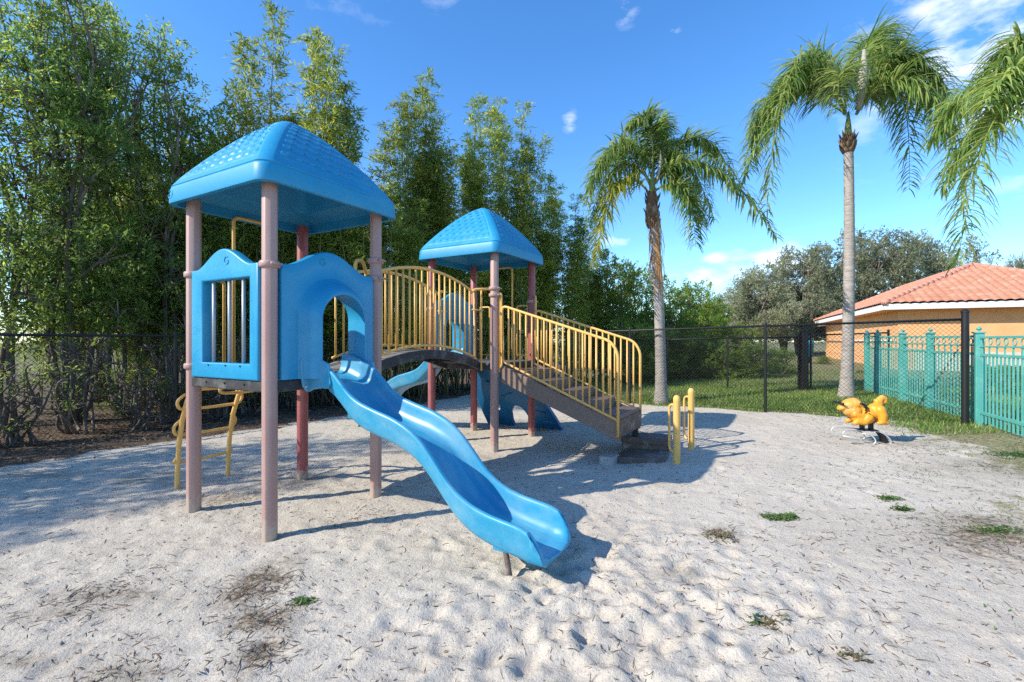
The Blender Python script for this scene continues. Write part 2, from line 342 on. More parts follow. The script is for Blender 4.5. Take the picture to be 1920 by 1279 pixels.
grass = np.maximum(grass, np.clip((tl+1.7+nse*1.8)*.7, 0, .62)*(Y > 1)*(Y < 40))
grass = np.maximum(grass, .9*(np.hypot(X, Y) > 34))
bare = np.exp(-((X-3.6)/2.2)**2-((Y-14.2)/.9)**2)*1.1+np.exp(-((X-10.6)/2.0)**2-((Y-15.8)/1.1)**2)
grass = np.clip(grass-bare*.8*(.6+nse), 0, 1)
yel = np.maximum(np.clip((sr-2.2+nse)*.8, 0, 1)*.8, np.clip((-sr-.1)*3, 0, 1)*(.75+.5*nse))
ny, nx = X.shape
idx = np.arange(nx*ny).reshape(ny, nx)
Fq = np.stack([idx[:-1, :-1], idx[:-1, 1:], idx[1:, 1:], idx[1:, :-1]], -1).reshape(-1, 4)
gm = mesh_np('ground', np.stack([X, Y, Z], -1).reshape(-1, 3), Fq)
for nm, A in (('grass', grass), ('mulch', mulch), ('dirt', np.clip(dirt, 0, 1)), ('yellow', yel)):
    a = gm.attributes.new(nm, 'FLOAT', 'POINT'); a.data.foreach_set('value', A.astype(np.float32).ravel())
def ground_z(x, y):
    x, y = np.asarray(x, float), np.asarray(y, float)
    i = np.clip(np.searchsorted(ys, y)-1, 0, ny-2); j = np.clip(np.searchsorted(xs, x)-1, 0, nx-2)
    a = (x-xs[j])/(xs[j+1]-xs[j]); b = (y-ys[i])/(ys[i+1]-ys[i])
    return (Z[i, j]*(1-a)+Z[i, j+1]*a)*(1-b)+(Z[i+1, j]*(1-a)+Z[i+1, j+1]*a)*b
def field(A, x, y):
    i = np.clip(np.searchsorted(ys, y), 0, ny-1); j = np.clip(np.searchsorted(xs, x), 0, nx-1); return A[i, j]
def ground_mat():
    m = bpy.data.materials.new('ground'); m.use_nodes = True; t = m.node_tree; b = t.nodes['Principled BSDF']
    N = lambda k: t.nodes.new(k); Lk = t.links.new
    co = N('ShaderNodeTexCoord')
    def noise(s, d=6, r=.6, w=None):
        n = N('ShaderNodeTexNoise'); n.inputs['Scale'].default_value = s; n.inputs['Detail'].default_value = d; n.inputs['Roughness'].default_value = r; Lk(co.outputs['Object'], n.inputs[0]); return n.outputs[0]
    def rng_(v, a, b_, c=0, d=1):
        n = N('ShaderNodeMapRange'); n.inputs[1].default_value = a; n.inputs[2].default_value = b_; n.inputs[3].default_value = c; n.inputs[4].default_value = d; Lk(v, n.inputs[0]); return n.outputs[0]
    def mix(f, a, b_):
        n = N('ShaderNodeMix'); n.data_type = 'RGBA'
        if isinstance(f, float): n.inputs['Factor'].default_value = f
        else: Lk(f, n.inputs['Factor'])
        for k, v in ((6, a), (7, b_)):
            if isinstance(v, tuple): n.inputs[k].default_value = v+(1,)
            else: Lk(v, n.inputs[k])
        return n.outputs[2]
    def att(n_): a = N('ShaderNodeAttribute'); a.attribute_name = n_; return a.outputs['Fac']
    def mth(op, a, b_):
        n = N('ShaderNodeMath'); n.operation = op
        for k, v in ((0, a), (1, b_)):
            if isinstance(v, (int, float)): n.inputs[k].default_value = v
            else: Lk(v, n.inputs[k])
        return n.outputs[0]
    big, mid, sm, grain = noise(.9), noise(5), noise(22, 8, .7), noise(160, 4, .7)
    c = mix(rng_(big, .35, .65), (.475, .42, .34), (.585, .53, .44))
    c = mix(rng_(mid, .35, .75, 0, .55), c, (.42, .365, .295))
    c = mix(rng_(grain, .3, .7, 0, .35), c, (.64, .585, .50))
    c = mix(rng_(sm, .57, .72, 0, .6), c, (.22, .18, .145)); c = mix(rng_(noise(48, 4, .65), .56, .70, 0, .5), c, (.26, .22, .18)); c = mix(rng_(noise(34, 4, .6), .60, .72, 0, .4), c, (.68, .625, .545))
    speck = noise(60, 3, .6); c = mix(rng_(speck, .63, .69, 0, .8), c, (.13, .10, .08))
    dt = mth('MULTIPLY', att('dirt'), rng_(noise(30, 6, .7), .35, .6, .25, 1.25))
    c = mix(dt, c, mix(rng_(sm, .4, .6), (.11, .085, .055), (.24, .19, .135)))
    ml = att('mulch'); mc = mix(rng_(noise(38, 6, .75), .38, .62), (.055, .038, .026), (.21, .155, .11))
    c = mix(rng_(mth('ADD', ml, mth('MULTIPLY', mth('SUBTRACT', sm, .5), .9)), .35, .65), c, mc)
    gr = att('grass'); gc = mix(rng_(noise(14, 6, .7), .35, .65), (.07, .085, .025), (.15, .165, .055))
    gy = mix(rng_(noise(9, 6, .7), .35, .65), (.15, .15, .055), (.27, .24, .12)); gc = mix(att('yellow'), gc, gy)
    gmix = rng_(mth('ADD', gr, mth('MULTIPLY', mth('SUBTRACT', sm, .5), 1.0)), .38, .62, 0, .92)
    c = mix(gmix, c, gc)
    Lk(c, b.inputs['Base Color']); b.inputs['Roughness'].default_value = .95; b.inputs['Specular IOR Level'].default_value = .12
    h = mth('ADD', mth('MULTIPLY', sm, .7), mth('ADD', mth('MULTIPLY', grain, .1), mth('MULTIPLY', noise(52, 5, .7), .55)))
    bp = N('ShaderNodeBump'); bp.inputs['Strength'].default_value = .85; bp.inputs['Distance'].default_value = .021; Lk(h, bp.inputs['Height']); Lk(bp.outputs[0], b.inputs['Normal'])
    return m
tag(link('ground', gm, ground_mat(), smooth=True), kind='structure')

# ------------------------------------------------------------------ leaves, litter
def leaf_arrays(P, D, Nn, L, Wd, fold=.15):
    n = len(P); S = np.cross(D, Nn); S /= np.linalg.norm(S, axis=1, keepdims=True)+1e-9
    U = np.cross(S, D)
    L = np.broadcast_to(L, n)[:, None]; Wd = np.broadcast_to(Wd, n)[:, None]
    mid = P+D*L*.42
    V = np.stack([P, mid+S*Wd*.5+U*Wd*fold, P+D*L, mid-S*Wd*.5+U*Wd*fold], 1).reshape(-1, 3)
    return V, np.arange(4*n).reshape(n, 4)
def leaf_mesh(name, P, D, Nn, L, Wd, tint, fold=.15):
    V, Fc = leaf_arrays(P, D, Nn, L, Wd, fold)
    me = mesh_np(name, V, Fc)
    a = me.attributes.new('tint', 'FLOAT', 'FACE'); a.data.foreach_set('value', np.clip(tint, 0, 1).astype(np.float32))
    return me
def unit(a): return a/(np.linalg.norm(a, axis=1, keepdims=True)+1e-9)
def rand_dirs(n, g): return unit(g.normal(size=(n, 3)))
g = np.random.default_rng(5)
def scatter_litter(name, x, y, Lr, Wr, m, up=.25, curl=.0, dz=.004):
    n = len(x); P = np.stack([x, y, ground_z(x, y)+dz], -1); a = g.uniform(0, 6.283, n)
    D = unit(np.stack([np.cos(a), np.sin(a), g.normal(.02, up, n)], -1)); Nn = unit(np.stack([g.normal(0, .4, n), g.normal(0, .4, n), np.ones(n)], -1))
    return tag(link(name, leaf_mesh(name, P, D, Nn, g.uniform(Lr[0], Lr[1], n), g.uniform(Wr[0], Wr[1], n), g.random(n)), m), kind='stuff')
n = 26000
k = g.uniform(-4, 11.5, n); o = g.uniform(-1.7, 4.0, n)
mx, my = LA.x+LD.x*k+LN.x*o, LA.y+LD.y*k+LN.y*o
keep = (field(mulch, mx, my)+g.normal(0, .2, n) > .55); scatter_litter('leaf_litter', mx[keep], my[keep], (.04, .13), (.012, .03), M['litter'], .35)
# twigs and bits on the sand: curved thin sticks
def twigs(name, x, y, m, Lr=(.012, .07), wr=(.0009, .0022)):
    V = []; Fc = []; T = []; n = len(x); zz = ground_z(x, y); off = 0
    for i in range(n):
        a = g.uniform(0, 6.283); L = g.uniform(*Lr)*(1+1.2*(g.random() < .06)); w = g.uniform(*wr)*(.8+y[i]*.06); bend = g.normal(0, .35)
        c = [np.array([x[i]+L*t*math.cos(a+bend*t), y[i]+L*t*math.sin(a+bend*t), 0]) for t in (0, .35, .7, 1)]
        lift = g.uniform(.0, .012)
        zc = ground_z(np.array([p[0] for p in c]), np.array([p[1] for p in c]))
        s = np.array([-math.sin(a), math.cos(a), 0])
        for j, p in enumerate(c):
            ww = w*(1, 1.1, .9, .4)[j]; zz_ = max(zc[j], zz[i]-.01)+lift*j/3
            V += [p+s*ww+[0, 0, zz_+.001], p+[0, 0, zz_+.001+ww*1.5], p-s*ww+[0, 0, zz_+.001]]
        for j in range(3):
            b = off+j*3; Fc += [(b, b+3, b+4, b+1), (b+1, b+4, b+5, b+2)]; T += [0]*0
        t = g.random(); T += [t]*6; off += 12
    me = mesh_np(name, V, Fc); at_ = me.attributes.new('tint', 'FLOAT', 'FACE'); at_.data.foreach_set('value', np.array(T, np.float32))
    return tag(link(name, me, m), kind='stuff')
n = 6200; ty = 1.9+8.5*g.random(n)**1.7; tx = (g.random(n)*2.2-1.1)*ty
ok = (side_right(tx, ty) < -.1) & (side_left(tx, ty) < -.6) & (side_teal(tx, ty) < -.1)
w_ = .30+.7*vnoise(tx, ty, .8, 31)*(.5+.8*(tx > .5)); ok &= g.random(n) < w_
tx, ty = tx[ok], ty[ok]
cl = []
for (px, py, s, c) in ((490, 1100, .16, 240), (500, 1160, .13, 130), (490, 1225, .10, 110), (200, 1110, .24, 170), (230, 1262, .12, 70), (1880, 1040, .4, 420), (1350, 1008, .1, 60), (420, 940, .3, 160), (1000, 800, .5, 220), (560, 880, .35, 140), (680, 970, .25, 90), (1790, 860, .7, 320)):
    d = CAMZ*F/(py-HY); cl.append(np.stack([g.normal((px-960)/F*d, s, c), g.normal(d, s*.8, c)], -1))
cl = np.concatenate(cl)
twigs('twig_litter', np.concatenate([tx, cl[:, 0]]), np.concatenate([ty, cl[:, 1]]), M['twig'])
n = 1500; ty = 1.9+7*g.random(n)**1.5; tx = (g.random(n)*2.2-1.1)*ty
ok = (side_right(tx, ty) < -.1) & (side_left(tx, ty) < -.5) & (side_teal(tx, ty) < -.1)
scatter_litter('fallen_leaves', tx[ok], ty[ok], (.02, .06), (.006, .014), M['litter'], .25)
# grass blades beyond the right fence
n = 150000
gx = g.uniform(-1, 14, n); gy_ = g.uniform(7.5, 21, n)
pr = field(grass, gx, gy_)*np.clip(1.35-np.clip(side_right(gx, gy_)-1.2, 0, 9)*.17, .12, 1)
ok = g.random(n) < pr; gx, gy_ = gx[ok], gy_[ok]
nb = len(gx); a = g.uniform(0, 6.283, nb)
D = unit(np.stack([np.cos(a)*.55, np.sin(a)*.55, g.uniform(.5, 1.1, nb)], -1)); Nn = unit(np.stack([np.cos(a), np.sin(a), -.4+0*a], -1))
hgt = g.uniform(.05, .12, nb)*(1+.5*vnoise(gx, gy_, .5, 41))
tag(link('grass', leaf_mesh('grass', np.stack([gx, gy_, ground_z(gx, gy_)-.005], -1), D, Nn, hgt, g.uniform(.009, .02, nb), g.random(nb)*.55+.5*vnoise(gx, gy_, .4, 42)), M['grass']), kind='stuff')
n = 26000; gx = g.uniform(2.0, 8.4, n); gy_ = g.uniform(2.4, 9.5, n); t_ = side_teal(gx, gy_)
ok = (t_ < .4) & (g.random(n) < np.clip(1.0+t_*.36, 0, .9)*np.clip(vnoise(gx, gy_, .35, 43)*3.0-1.1, 0.03, 1)*np.clip(vnoise(gx, gy_, 1.3, 44)*2.2-.2, .25, 1)) ; gx, gy_ = gx[ok], gy_[ok]; nb = len(gx); a = g.uniform(0, 6.283, nb)
D = unit(np.stack([np.cos(a)*.9, np.sin(a)*.9, g.uniform(.2, .8, nb)], -1))
tag(link('sparse_grass', leaf_mesh('sparse_grass', np.stack([gx, gy_, ground_z(gx, gy_)-.003], -1), D, unit(np.stack([0*a, 0*a, 1+0*a], -1)), g.uniform(.03, .07, nb), g.uniform(.006, .012, nb), g.random(nb)), M['weed']), kind='stuff')
weeds = [(1462, 969, .17, .05, 420, 'weed', 'largest dark green weed patch, alone on the open sand right of the slide'), (1350, 1008, .13, .08, 120, 'dryweed', 'dry brownish weed patch on the sand between slide exit and dark green weeds'),
         (1668, 934, .12, .05, 170, 'weed', 'small green weed tuft on the sand in front of the spring rider'), (1692, 954, .09, .04, 120, 'weed', 'tiny green weed tuft just below another tuft, in front of the spring rider'),
         (1862, 993, .22, .07, 190, 'weed', 'flat green weed strip at the right edge beside the dark brown stain'), (1452, 1168, .10, .04, 45, 'dryweed', 'thin weed tuft in the bottom right foreground sand'),
         (1416, 1165, .06, .03, 26, 'weed', 'tiny sprig of weed left of the thin weed tuft in the foreground'), (1600, 1230, .09, .04, 36, 'dryweed', 'wispy dry weed near the lower right edge of the sand'),
         (570, 1128, .07, .04, 80, 'weed', 'small green sprig beside the dark debris in the left foreground'), (1905, 850, .35, .12, 420, 'weed', 'bright green weeds at the foot of the teal picket fence')]
for px, py, wx, wy, c, mm, lab in weeds:
    d = CAMZ*F/(py-HY); cx = (px-960)/F*d
    d = (CAMZ-float(ground_base(cx, d)))*F/(py-HY); cx = (px-960)/F*d
    c = int(c*1.5); x = cx+wx*.5*np.clip(g.normal(0, 1, c), -1.7, 1.7); y_ = d+wy*.8*np.clip(g.normal(0, 1, c), -1.7, 1.7); a = g.uniform(0, 6.283, c)
    D = unit(np.stack([np.cos(a), np.sin(a), g.uniform(.1, .7, c)], -1))
    P = np.stack([x, y_, ground_z(x, y_)-.002], -1)-np.array([cx, d, 0])
    Ls = g.uniform(.02, .055, c); Ws = g.uniform(.008, .018, c)
    c0_ = np.array([0, 0, float(ground_z(cx, d))+.004]); rn = P-c0_; rl_ = np.linalg.norm(rn, axis=1)+1e-6   # creeping runners from the root to every leaf
    P = np.concatenate([P, np.repeat(c0_[None], c, 0)]); D = np.concatenate([D, rn/rl_[:, None]]); Ls = np.concatenate([Ls, rl_*1.02]); Ws = np.concatenate([Ws, np.full(c, .0022)])
    wo_ = link('weed_patch', leaf_mesh('weed_patch', P, D, np.tile(np.array([[0, 0, 1.0]]), (2*c, 1)), Ls, Ws, g.random(2*c)), M[mm])
    wo_.location = (cx, d, 0); tag(wo_, lab, 'weeds', 'weed patches on the sand')

# ------------------------------------------------------------------ play structure (local axes: r to the back right, l to the back left)
A0 = Vector((-2.080, 4.114, 0))
PS = empty('play_structure', A0, R_(60))
tag(PS, 'blue and yellow climbing frame with two roofed towers, arched bridge, slides and stairs', 'playground set')
S = 1.22; T2 = 3.66; L2 = .02
def ploc(r, l): return A0+Vector((.5*r-.866*l, .866*r+.5*l, 0))
# posts
def octa(name, r, l, z0, z1, m, rad=.0655):
    mb = MB(); ph = R_(22.5)
    ring = lambda z, q: [Vector((r+q*math.cos(ph+2*math.pi*k/8), l+q*math.sin(ph+2*math.pi*k/8), z)) for k in range(8)]
    mb.loft([ring(z0, rad), ring(z1, rad)], True, True, True)
    me = mb.mesh(name, bevel=.008, segs=2); smooth_by_angle(me, 24); return link(name, me, m, PS)
def clamp(r, l, z, post):
    mb = MB(); mb.lathe([(.060, -.030), (.078, -.028), (.086, -.017), (.086, .017), (.078, .028), (.060, .030)], (r, l, z), 20)
    mb.tube([(r-.05, l-.095, z), (r+.05, l-.095, z)], .012, 8)
    o = mb.build('clamp', M['post'], None, True); o.parent = post; return o
posts = {}
for n, r, l, m in (('A', 0, 0, 'post'), ('B', 0, S, 'post'), ('C', S, 0, 'post'), ('D', S, S, 'post_red'), ('E', T2, L2, 'post'), ('F', T2, L2+S, 'post_red'), ('G', T2+S, L2, 'post_red'), ('H', T2+S, L2+S, 'post_red')):
    posts[n] = octa('tower_post', r, l, -.25, 3.06, M[m])
for n, r, l, z in (('A', 0, 0, 2.332), ('B', 0, S, 2.325), ('B', 0, S, 1.43), ('C', S, 0, 2.535), ('C', S, 0, 2.345), ('E', T2, L2, 2.475), ('E', T2, L2, 2.372), ('F', T2, L2+S, 2.45), ('F', T2, L2+S, 2.2), ('G', T2+S, L2, 2.36)):
    clamp(r, l, z, posts[n])
# roofs
def roof_mesh():
    hb = .778; NP = 128*4; rows_s = []; tot_rows = 132
    def ring(wid, z, rc, disp=None):
        pts = []
        for q in range(4):
            for i in range(128):
                a = (i+.5)/128*2-1   # -1..1 along side
                # rounded square: march along side then corner arc
                th = q*math.pi/2
                pts.append((a, q))
        return pts
    V = []; 
    def rsq(w, rc, a):
        """point on one side of a rounded square (side facing +x): a in -1..1, returns x, y, normal angle"""
        rc = min(rc, w*.98); st = w-rc; arc = rc*math.pi/4; tot_ = st+arc; p = abs(a)*tot_
        if p <= st: x, y, na = w, p, 0
        else:
            t = (p-st)/rc; x, y, na = st+rc*math.cos(t), st+rc*math.sin(t), t
        return x, math.copysign(y, a), math.copysign(na, a)
    def prof(s): return hb*(1-s)+.012, 3.155+.765*(1-(1-s)**1.42)
    slope_len = 1.08; ch = .100; sc = .135
    rows = []
    # brim outside bottom -> top
    for w, z in ((hb-.035, 3.0), (hb-.008, 2.995), (hb+.012, 3.0), (hb+.016, 3.02), (hb+.008, 3.135), (hb+.004, 3.15), (hb-.002, 3.158)):
        rows.append(('p', w, z, .13))
    for i in range(tot_rows+1):
        s = .012+(i/tot_rows)*.985; w, z = prof(s); rows.append(('s', w, z, max(.012, .13*(1-.55*s)), s))
    for row in rows:
        w, z, rc = row[1], row[2], row[3]
        for q in range(4):
            for i in range(128):
                a = (i+.5)/128*2-1
                x, y, na = rsq(w, rc, a); d = 0
                if row[0] == 's':
                    s = row[4]; b = s*slope_len; band = .115*(1-.3*s)
                    m_ = min(1, max(0, (w-band-abs(y))/.02))*min(1, max(0, (b-.075)/.02))*min(1, max(0, (.93-s)/.03))
                    if abs(na) > 0: m_ = 0
                    kk = int(b/ch)+2; h = 0
                    for k_ in range(kk, kk-4, -1):
                        fr_ = (y/sc+.5*(k_ % 2)) % 1.0
                        e = k_*ch+.02+.030*abs(2*fr_-1)**2
                        if b >= e: h = max(0, 1-(b-e)/(ch*1.35)); break
                    d = m_*(h*.016-.003)
                    edge = min(1, max(0, (abs(y)-(w-band))/.02)) if w > band else 1
                    d += .008*edge*min(1, max(0, (b-.02)/.08))
                zz = z+d*.72; xx = x+d*.7*math.cos(na); yy = y+d*.7*math.sin(na)
                th = q*math.pi/2
                V.append((xx*math.cos(th)-yy*math.sin(th), xx*math.sin(th)+yy*math.cos(th), zz))
    nr = len(rows); Fc = []
    for i in range(nr-1):
        for k in range(NP): Fc.append((i*NP+k, i*NP+(k+1) % NP, (i+1)*NP+(k+1) % NP, (i+1)*NP+k))
    Fc.append(tuple((nr-1)*NP+k for k in range(NP)))
    # underside shell
    o = len(V); under = [(hb-.035, 3.0), (hb-.04, 3.10), (hb-.09, 3.15), (hb-.20, 3.19), (.45, 3.46), (.2, 3.66), (.02, 3.76)]
    for w, z in under:
        for q in range(4):
            for i in range(128):
                a = (i+.5)/128*2-1; x, y, na = rsq(w, min(.12, w*.4), a); th = q*math.pi/2
                V.append((x*math.cos(th)-y*math.sin(th), x*math.sin(th)+y*math.cos(th), z))
    for i in range(len(under)-1):
        for k in range(NP): Fc.append((o+i*NP+k, o+(i+1)*NP+k, o+(i+1)*NP+(k+1) % NP, o+i*NP+(k+1) % NP))
    Fc.append(tuple(o+(len(under)-1)*NP+k for k in range(NP))[::-1])
    me = bpy.data.meshes.new('tower_roof'); me.from_pydata(V, [], Fc); me.polygons.foreach_set('use_smooth', [True]*len(me.polygons)); smooth_by_angle(me, 38)
    return me
rme = roof_mesh()
roof1 = link('tower_roof', rme, M['blue_roof'], PS); roof1.location = (.61, .61, 0)
roof2 = link('tower_roof', rme, M['blue_roof'], PS); roof2.location = (T2+.61, L2+.61, 0); roof2.rotation_euler = (0, 0, R_(90))
def g_mark(u, v, s, fm, parent, m):
    arc = [(u+s*math.cos(a), v+s*math.sin(a)) for a in np.linspace(R_(50), R_(330), 14)]
    pts = arc+[(u+s*.85, v-s*.05), (u+s*.25, v-s*.05)]
    o = MB().tube([fm(*p) for p in pts], .0045, 6).build('emblem', m, None, True); o.parent = parent
g_mark(1.28, 3.08, .038, lambda a, b: Vector((-.822-.61+.61-.61+.0, a-.61, b)) if False else Vector((-.7905, a-.61, b)), roof1, M['blue'])
# decks
def deck(r0, l0):
    mb = MB(); mb.box((r0+.61, l0+.61, 1.282), (1.30, 1.30, .10)); 
    d = mb.build('deck', M['deck'], PS, bevel=.012)
    t = MB().box((r0+.61, l0+.61, 1.336), (1.27, 1.27, .012)).build('deck_surface', M['deck_top'], None); t.parent = d
    for s in (.25, .5, .75):
        b = MB().tube([(r0-.047, l0+1.22*s, 1.29), (r0-.035, l0+1.22*s, 1.29)], .010, 8).build('bolt', M['black'], None); b.parent = d
    return d
deck(0, 0); deck(T2, L2)
# window panel on the r=0 side
def bump_top(u0, u1, zs, zp, n=40, p0=.18, p1=.82):
    out = []
    for i in range(n+1):
        t = i/n; u = u0+(u1-u0)*t; k = min(1, max(0, (t-p0)/(p1-p0))); z = zs+(zp-zs)*(.5-.5*math.cos(2*math.pi*k))**.8; out.append((u, z))
    return out
topc = bump_top(.075, 1.145, 2.352, 2.52, 44, .10, .92)
ol = [(.075, 1.33)]+topc+[(1.145, 1.33)]
win = [(.20, 1.475), (.20, 2.235), (.955, 2.235), (.955, 1.475)]
wp = link('window_panel', curve_panel(ol, [win], .05, .018, lambda x, y, z: Vector((-.012+z, x, y))), M['blue'], PS)
for u in (.36, .58, .84):
    MB().tube([(-.012, u, 1.44), (-.012, u, 2.27)], .0165, 12).build('window_bar', M['grey_metal'], None, True).parent = wp
for u in (.33, .56, .84):
    MB().tube([(-.068, u, 1.452), (-.055, u, 1.452)], .008, 8).build('bolt', M['black'], None).parent = wp
g_mark(.50, 2.405, .034, lambda a, b: Vector((-.064, 1.04-a, b)), wp, M['blue'])
# slide hood panel with moulded arch; built once, copied to the second tower
def arch(a, zc, z0, n, cx=.61, squash=1.0, skew=0.0):
    pts = []; leg = zc-z0; al = math.pi*a*.5*(1+squash); tot_ = 2*leg+al
    for i in range(n+1):
        s = i/n*tot_
        if s < leg: pts.append((cx-a, z0+s))
        elif s < leg+al:
            t = (s-leg)/al*math.pi; pts.append((cx-a*math.cos(t)+skew*math.sin(t), zc+a*squash*math.sin(t)))
        else: pts.append((cx+a, zc-(s-leg-al)))
    return pts
def hood_mesh():
    n = 72; zb = 1.335
    top = bump_top(.075, 1.145, 2.352, 2.525, 46, .06, .90)
    oraw = [(.075, zb)]+[(.075, zb+(2.352-zb)*i/10) for i in range(1, 10)]+top+[(1.145, 2.352-(2.352-zb)*i/10) for i in range(1, 10)]+[(1.145, zb)]
    # resample the outline by matching angle about the arch centre
    def resample(poly, ref):
        cum = [0]
        for a, b in zip(poly, poly[1:]): cum.append(cum[-1]+math.dist(a, b))
        # match fraction: use angle-based nearest for top, legs by height
        out = []; j = 0; c = (.61, 1.80)
        angs = [math.atan2(p[0]-c[0], p[1]-c[1]) if p[1] > c[1] else (math.copysign(math.pi/2+(c[1]-p[1]), p[0]-c[0])) for p in poly]
        for q in ref:
            an = math.atan2(q[0]-c[0], q[1]-c[1]) if q[1] > c[1] else math.copysign(math.pi/2+(c[1]-q[1]), q[0]-c[0])
            out.append((float(np.interp(an, angs, [p[0] for p in poly])), float(np.interp(an, angs, [p[1] for p in poly]))))
        return out
    ref = arch(.37, 1.90, zb, n)
    ou = resample(oraw, ref)
    lerp = lambda A, B, t: [(a[0]*(1-t)+b[0]*t, a[1]*(1-t)+b[1]*t) for a, b in zip(A, B)]
    inset = lerp(ou, ref, .06)
    rows = []
    def add(P, l): rows.append([Vector((x, l, z)) for x, z in P])
    add(ou, .030); add(ou, -.035); add(lerp(ou, ref, .02), -.046); add(inset, -.052)
    add(lerp(ou, ref, .5), -.052); add(lerp(ou, ref, .97), -.053); add(ref, -.060)
    add(arch(.345, 1.90, zb, n), -.085); add(arch(.325, 1.895, zb, n), -.13); add(arch(.305, 1.885, zb, n), -.185); add(arch(.28, 1.875, zb, n), -.220)
    add(arch(.262, 1.87, zb, n), -.232); add(arch(.246, 1.865, zb, n), -.225); add(arch(.242, 1.865, zb, n), -.20); add(arch(.245, 1.87, zb, n), -.10); add(arch(.25, 1.87, zb, n), .01); add(arch(.262, 1.88, zb, n), .03); add(lerp(ou, ref, .06), .03)
    mb = MB(); mb.loft(rows+[rows[0]], False)
    me = mb.mesh('slide_hood'); bm = bmesh.new(); bm.from_mesh(me); bmesh.ops.remove_doubles(bm, verts=bm.verts, dist=1e-5); bmesh.ops.recalc_face_normals(bm, faces=bm.faces); bm.to_mesh(me); bm.free()
    smooth_by_angle(me, 50); return me
hme = hood_mesh(); hood1 = link('slide_hood', hme, M['blue'], PS)
g_mark(.50, 2.42, .030, lambda a, b: Vector((a, -.055, b)), hood1, M['blue'])
hood2 = link('slide_hood', hme, M['blue'], PS); hood2.location = (2*T2+S-T2, L2+S, 0); hood2.rotation_euler = (0, 0, R_(180))
# wave slide
rim_t = [(-.05, 1.55), (.0, 1.55), (.10, 1.53), (.22, 1.485), (.30, 1.45), (.381, 1.395), (.494, 1.296), (.591, 1.208), (.708, 1.150), (.889, 1.099), (1.08, 1.052), (1.246, .985), (1.361, .912), (1.478, .80), (1.59, .672), (1.697, .566), (1.838, .482), (1.987, .438), (2.132, .415), (2.24, .400), (2.31, .380), (2.38, .325), (2.43, .262), (2.47, .225), (2.52, .205), (2.55, .198)]
dep_t = [(-.05, .20), (.2, .20), (.45, .19), (.9, .185), (1.3, .18), (1.75, .185), (2.2, .20), (2.31, .195), (2.38, .135), (2.43, .08), (2.47, .045), (2.52, .018), (2.55, .006)]
hw_t = [(-.05, .24), (.24, .24), (.28, .270), (2.55, .270)]
def slide_mesh():
    ts = list(np.linspace(-.05, 2.3, 64))+list(np.linspace(2.325, 2.55, 14))
    rt = np.array(rim_t)
    def smooth(t, tab, w=.045): return sum(interp(tab, t+d) for d in (-w, -w/2, 0, w/2, w))/5
    rows = []
    for t in ts:
        q = max(0, (t-2.3)/.25)
        zr = smooth(min(t, 2.3), rim_t)-.012*q-.075*q**4; zb = smooth(min(t, 2.3), rim_t)-interp(dep_t, min(t, 2.3))-.004*q-.010*q**3; dp = zr-zb
        h = interp(hw_t, min(t, 2.3)); k = h/.285
        half = [(-.205, zb-.05), (-.235, zb-.035), (-.252, zb-.005), (-.268, zb+.35*dp), (-.279, zb+.75*dp), (-.287, zr-.026), (-.284, zr-.010), (-.272, zr-.001), (-.258, zr), (-.245, zr-.006), (-.238, zr-.022), (-.232, zb+.72*dp), (-.222, zb+.42*dp), (-.202, zb+.16*dp), (-.17, zb+.045*dp), (-.11, zb+.008), (-.05, zb)]
        full = half+[(-u, z) for u, z in half[::-1]]
        row = []
        tp = .75*q**3; h_i = [(full[i][0]*(1-tp)+np.interp(full[i][1], [zb, zr], [-.258, -.285])*tp, full[i][1]) for i in range(9, 14)]
        full[9:14] = h_i; full[20:25] = [(-u, z) for u, z in h_i[::-1]]
        for u, z in full:
            hf = min(1, max(0, (z-zb)/dp)); le = 2.452-.09*hf**2.6-.035*(abs(u)/.285)**2.5
            tt = t if t <= 2.3 else 2.3+(le-2.3)*min(1, math.sin(min(1, q)*math.pi/2))
            zz = z+(.028*q**5*(1 if z < zb-.02 else 0))
            row.append(Vector((.61+u*k, -tt, zz)))
        rows.append(row)
    mb = MB().loft(rows, True, False, False); n_ = 34; e_ = (len(rows)-1)*n_
    for b_ in (0, e_): mb.f += [tuple(b_+i for i in range(14)), tuple(b_+i for i in (0, 13, 14, 15, 16, 17, 18, 19, 20, 33)), tuple(b_+i for i in range(20, 34))]
    me = mb.mesh('wave_slide'); smooth_by_angle(me, 46); return me
sme = slide_mesh()
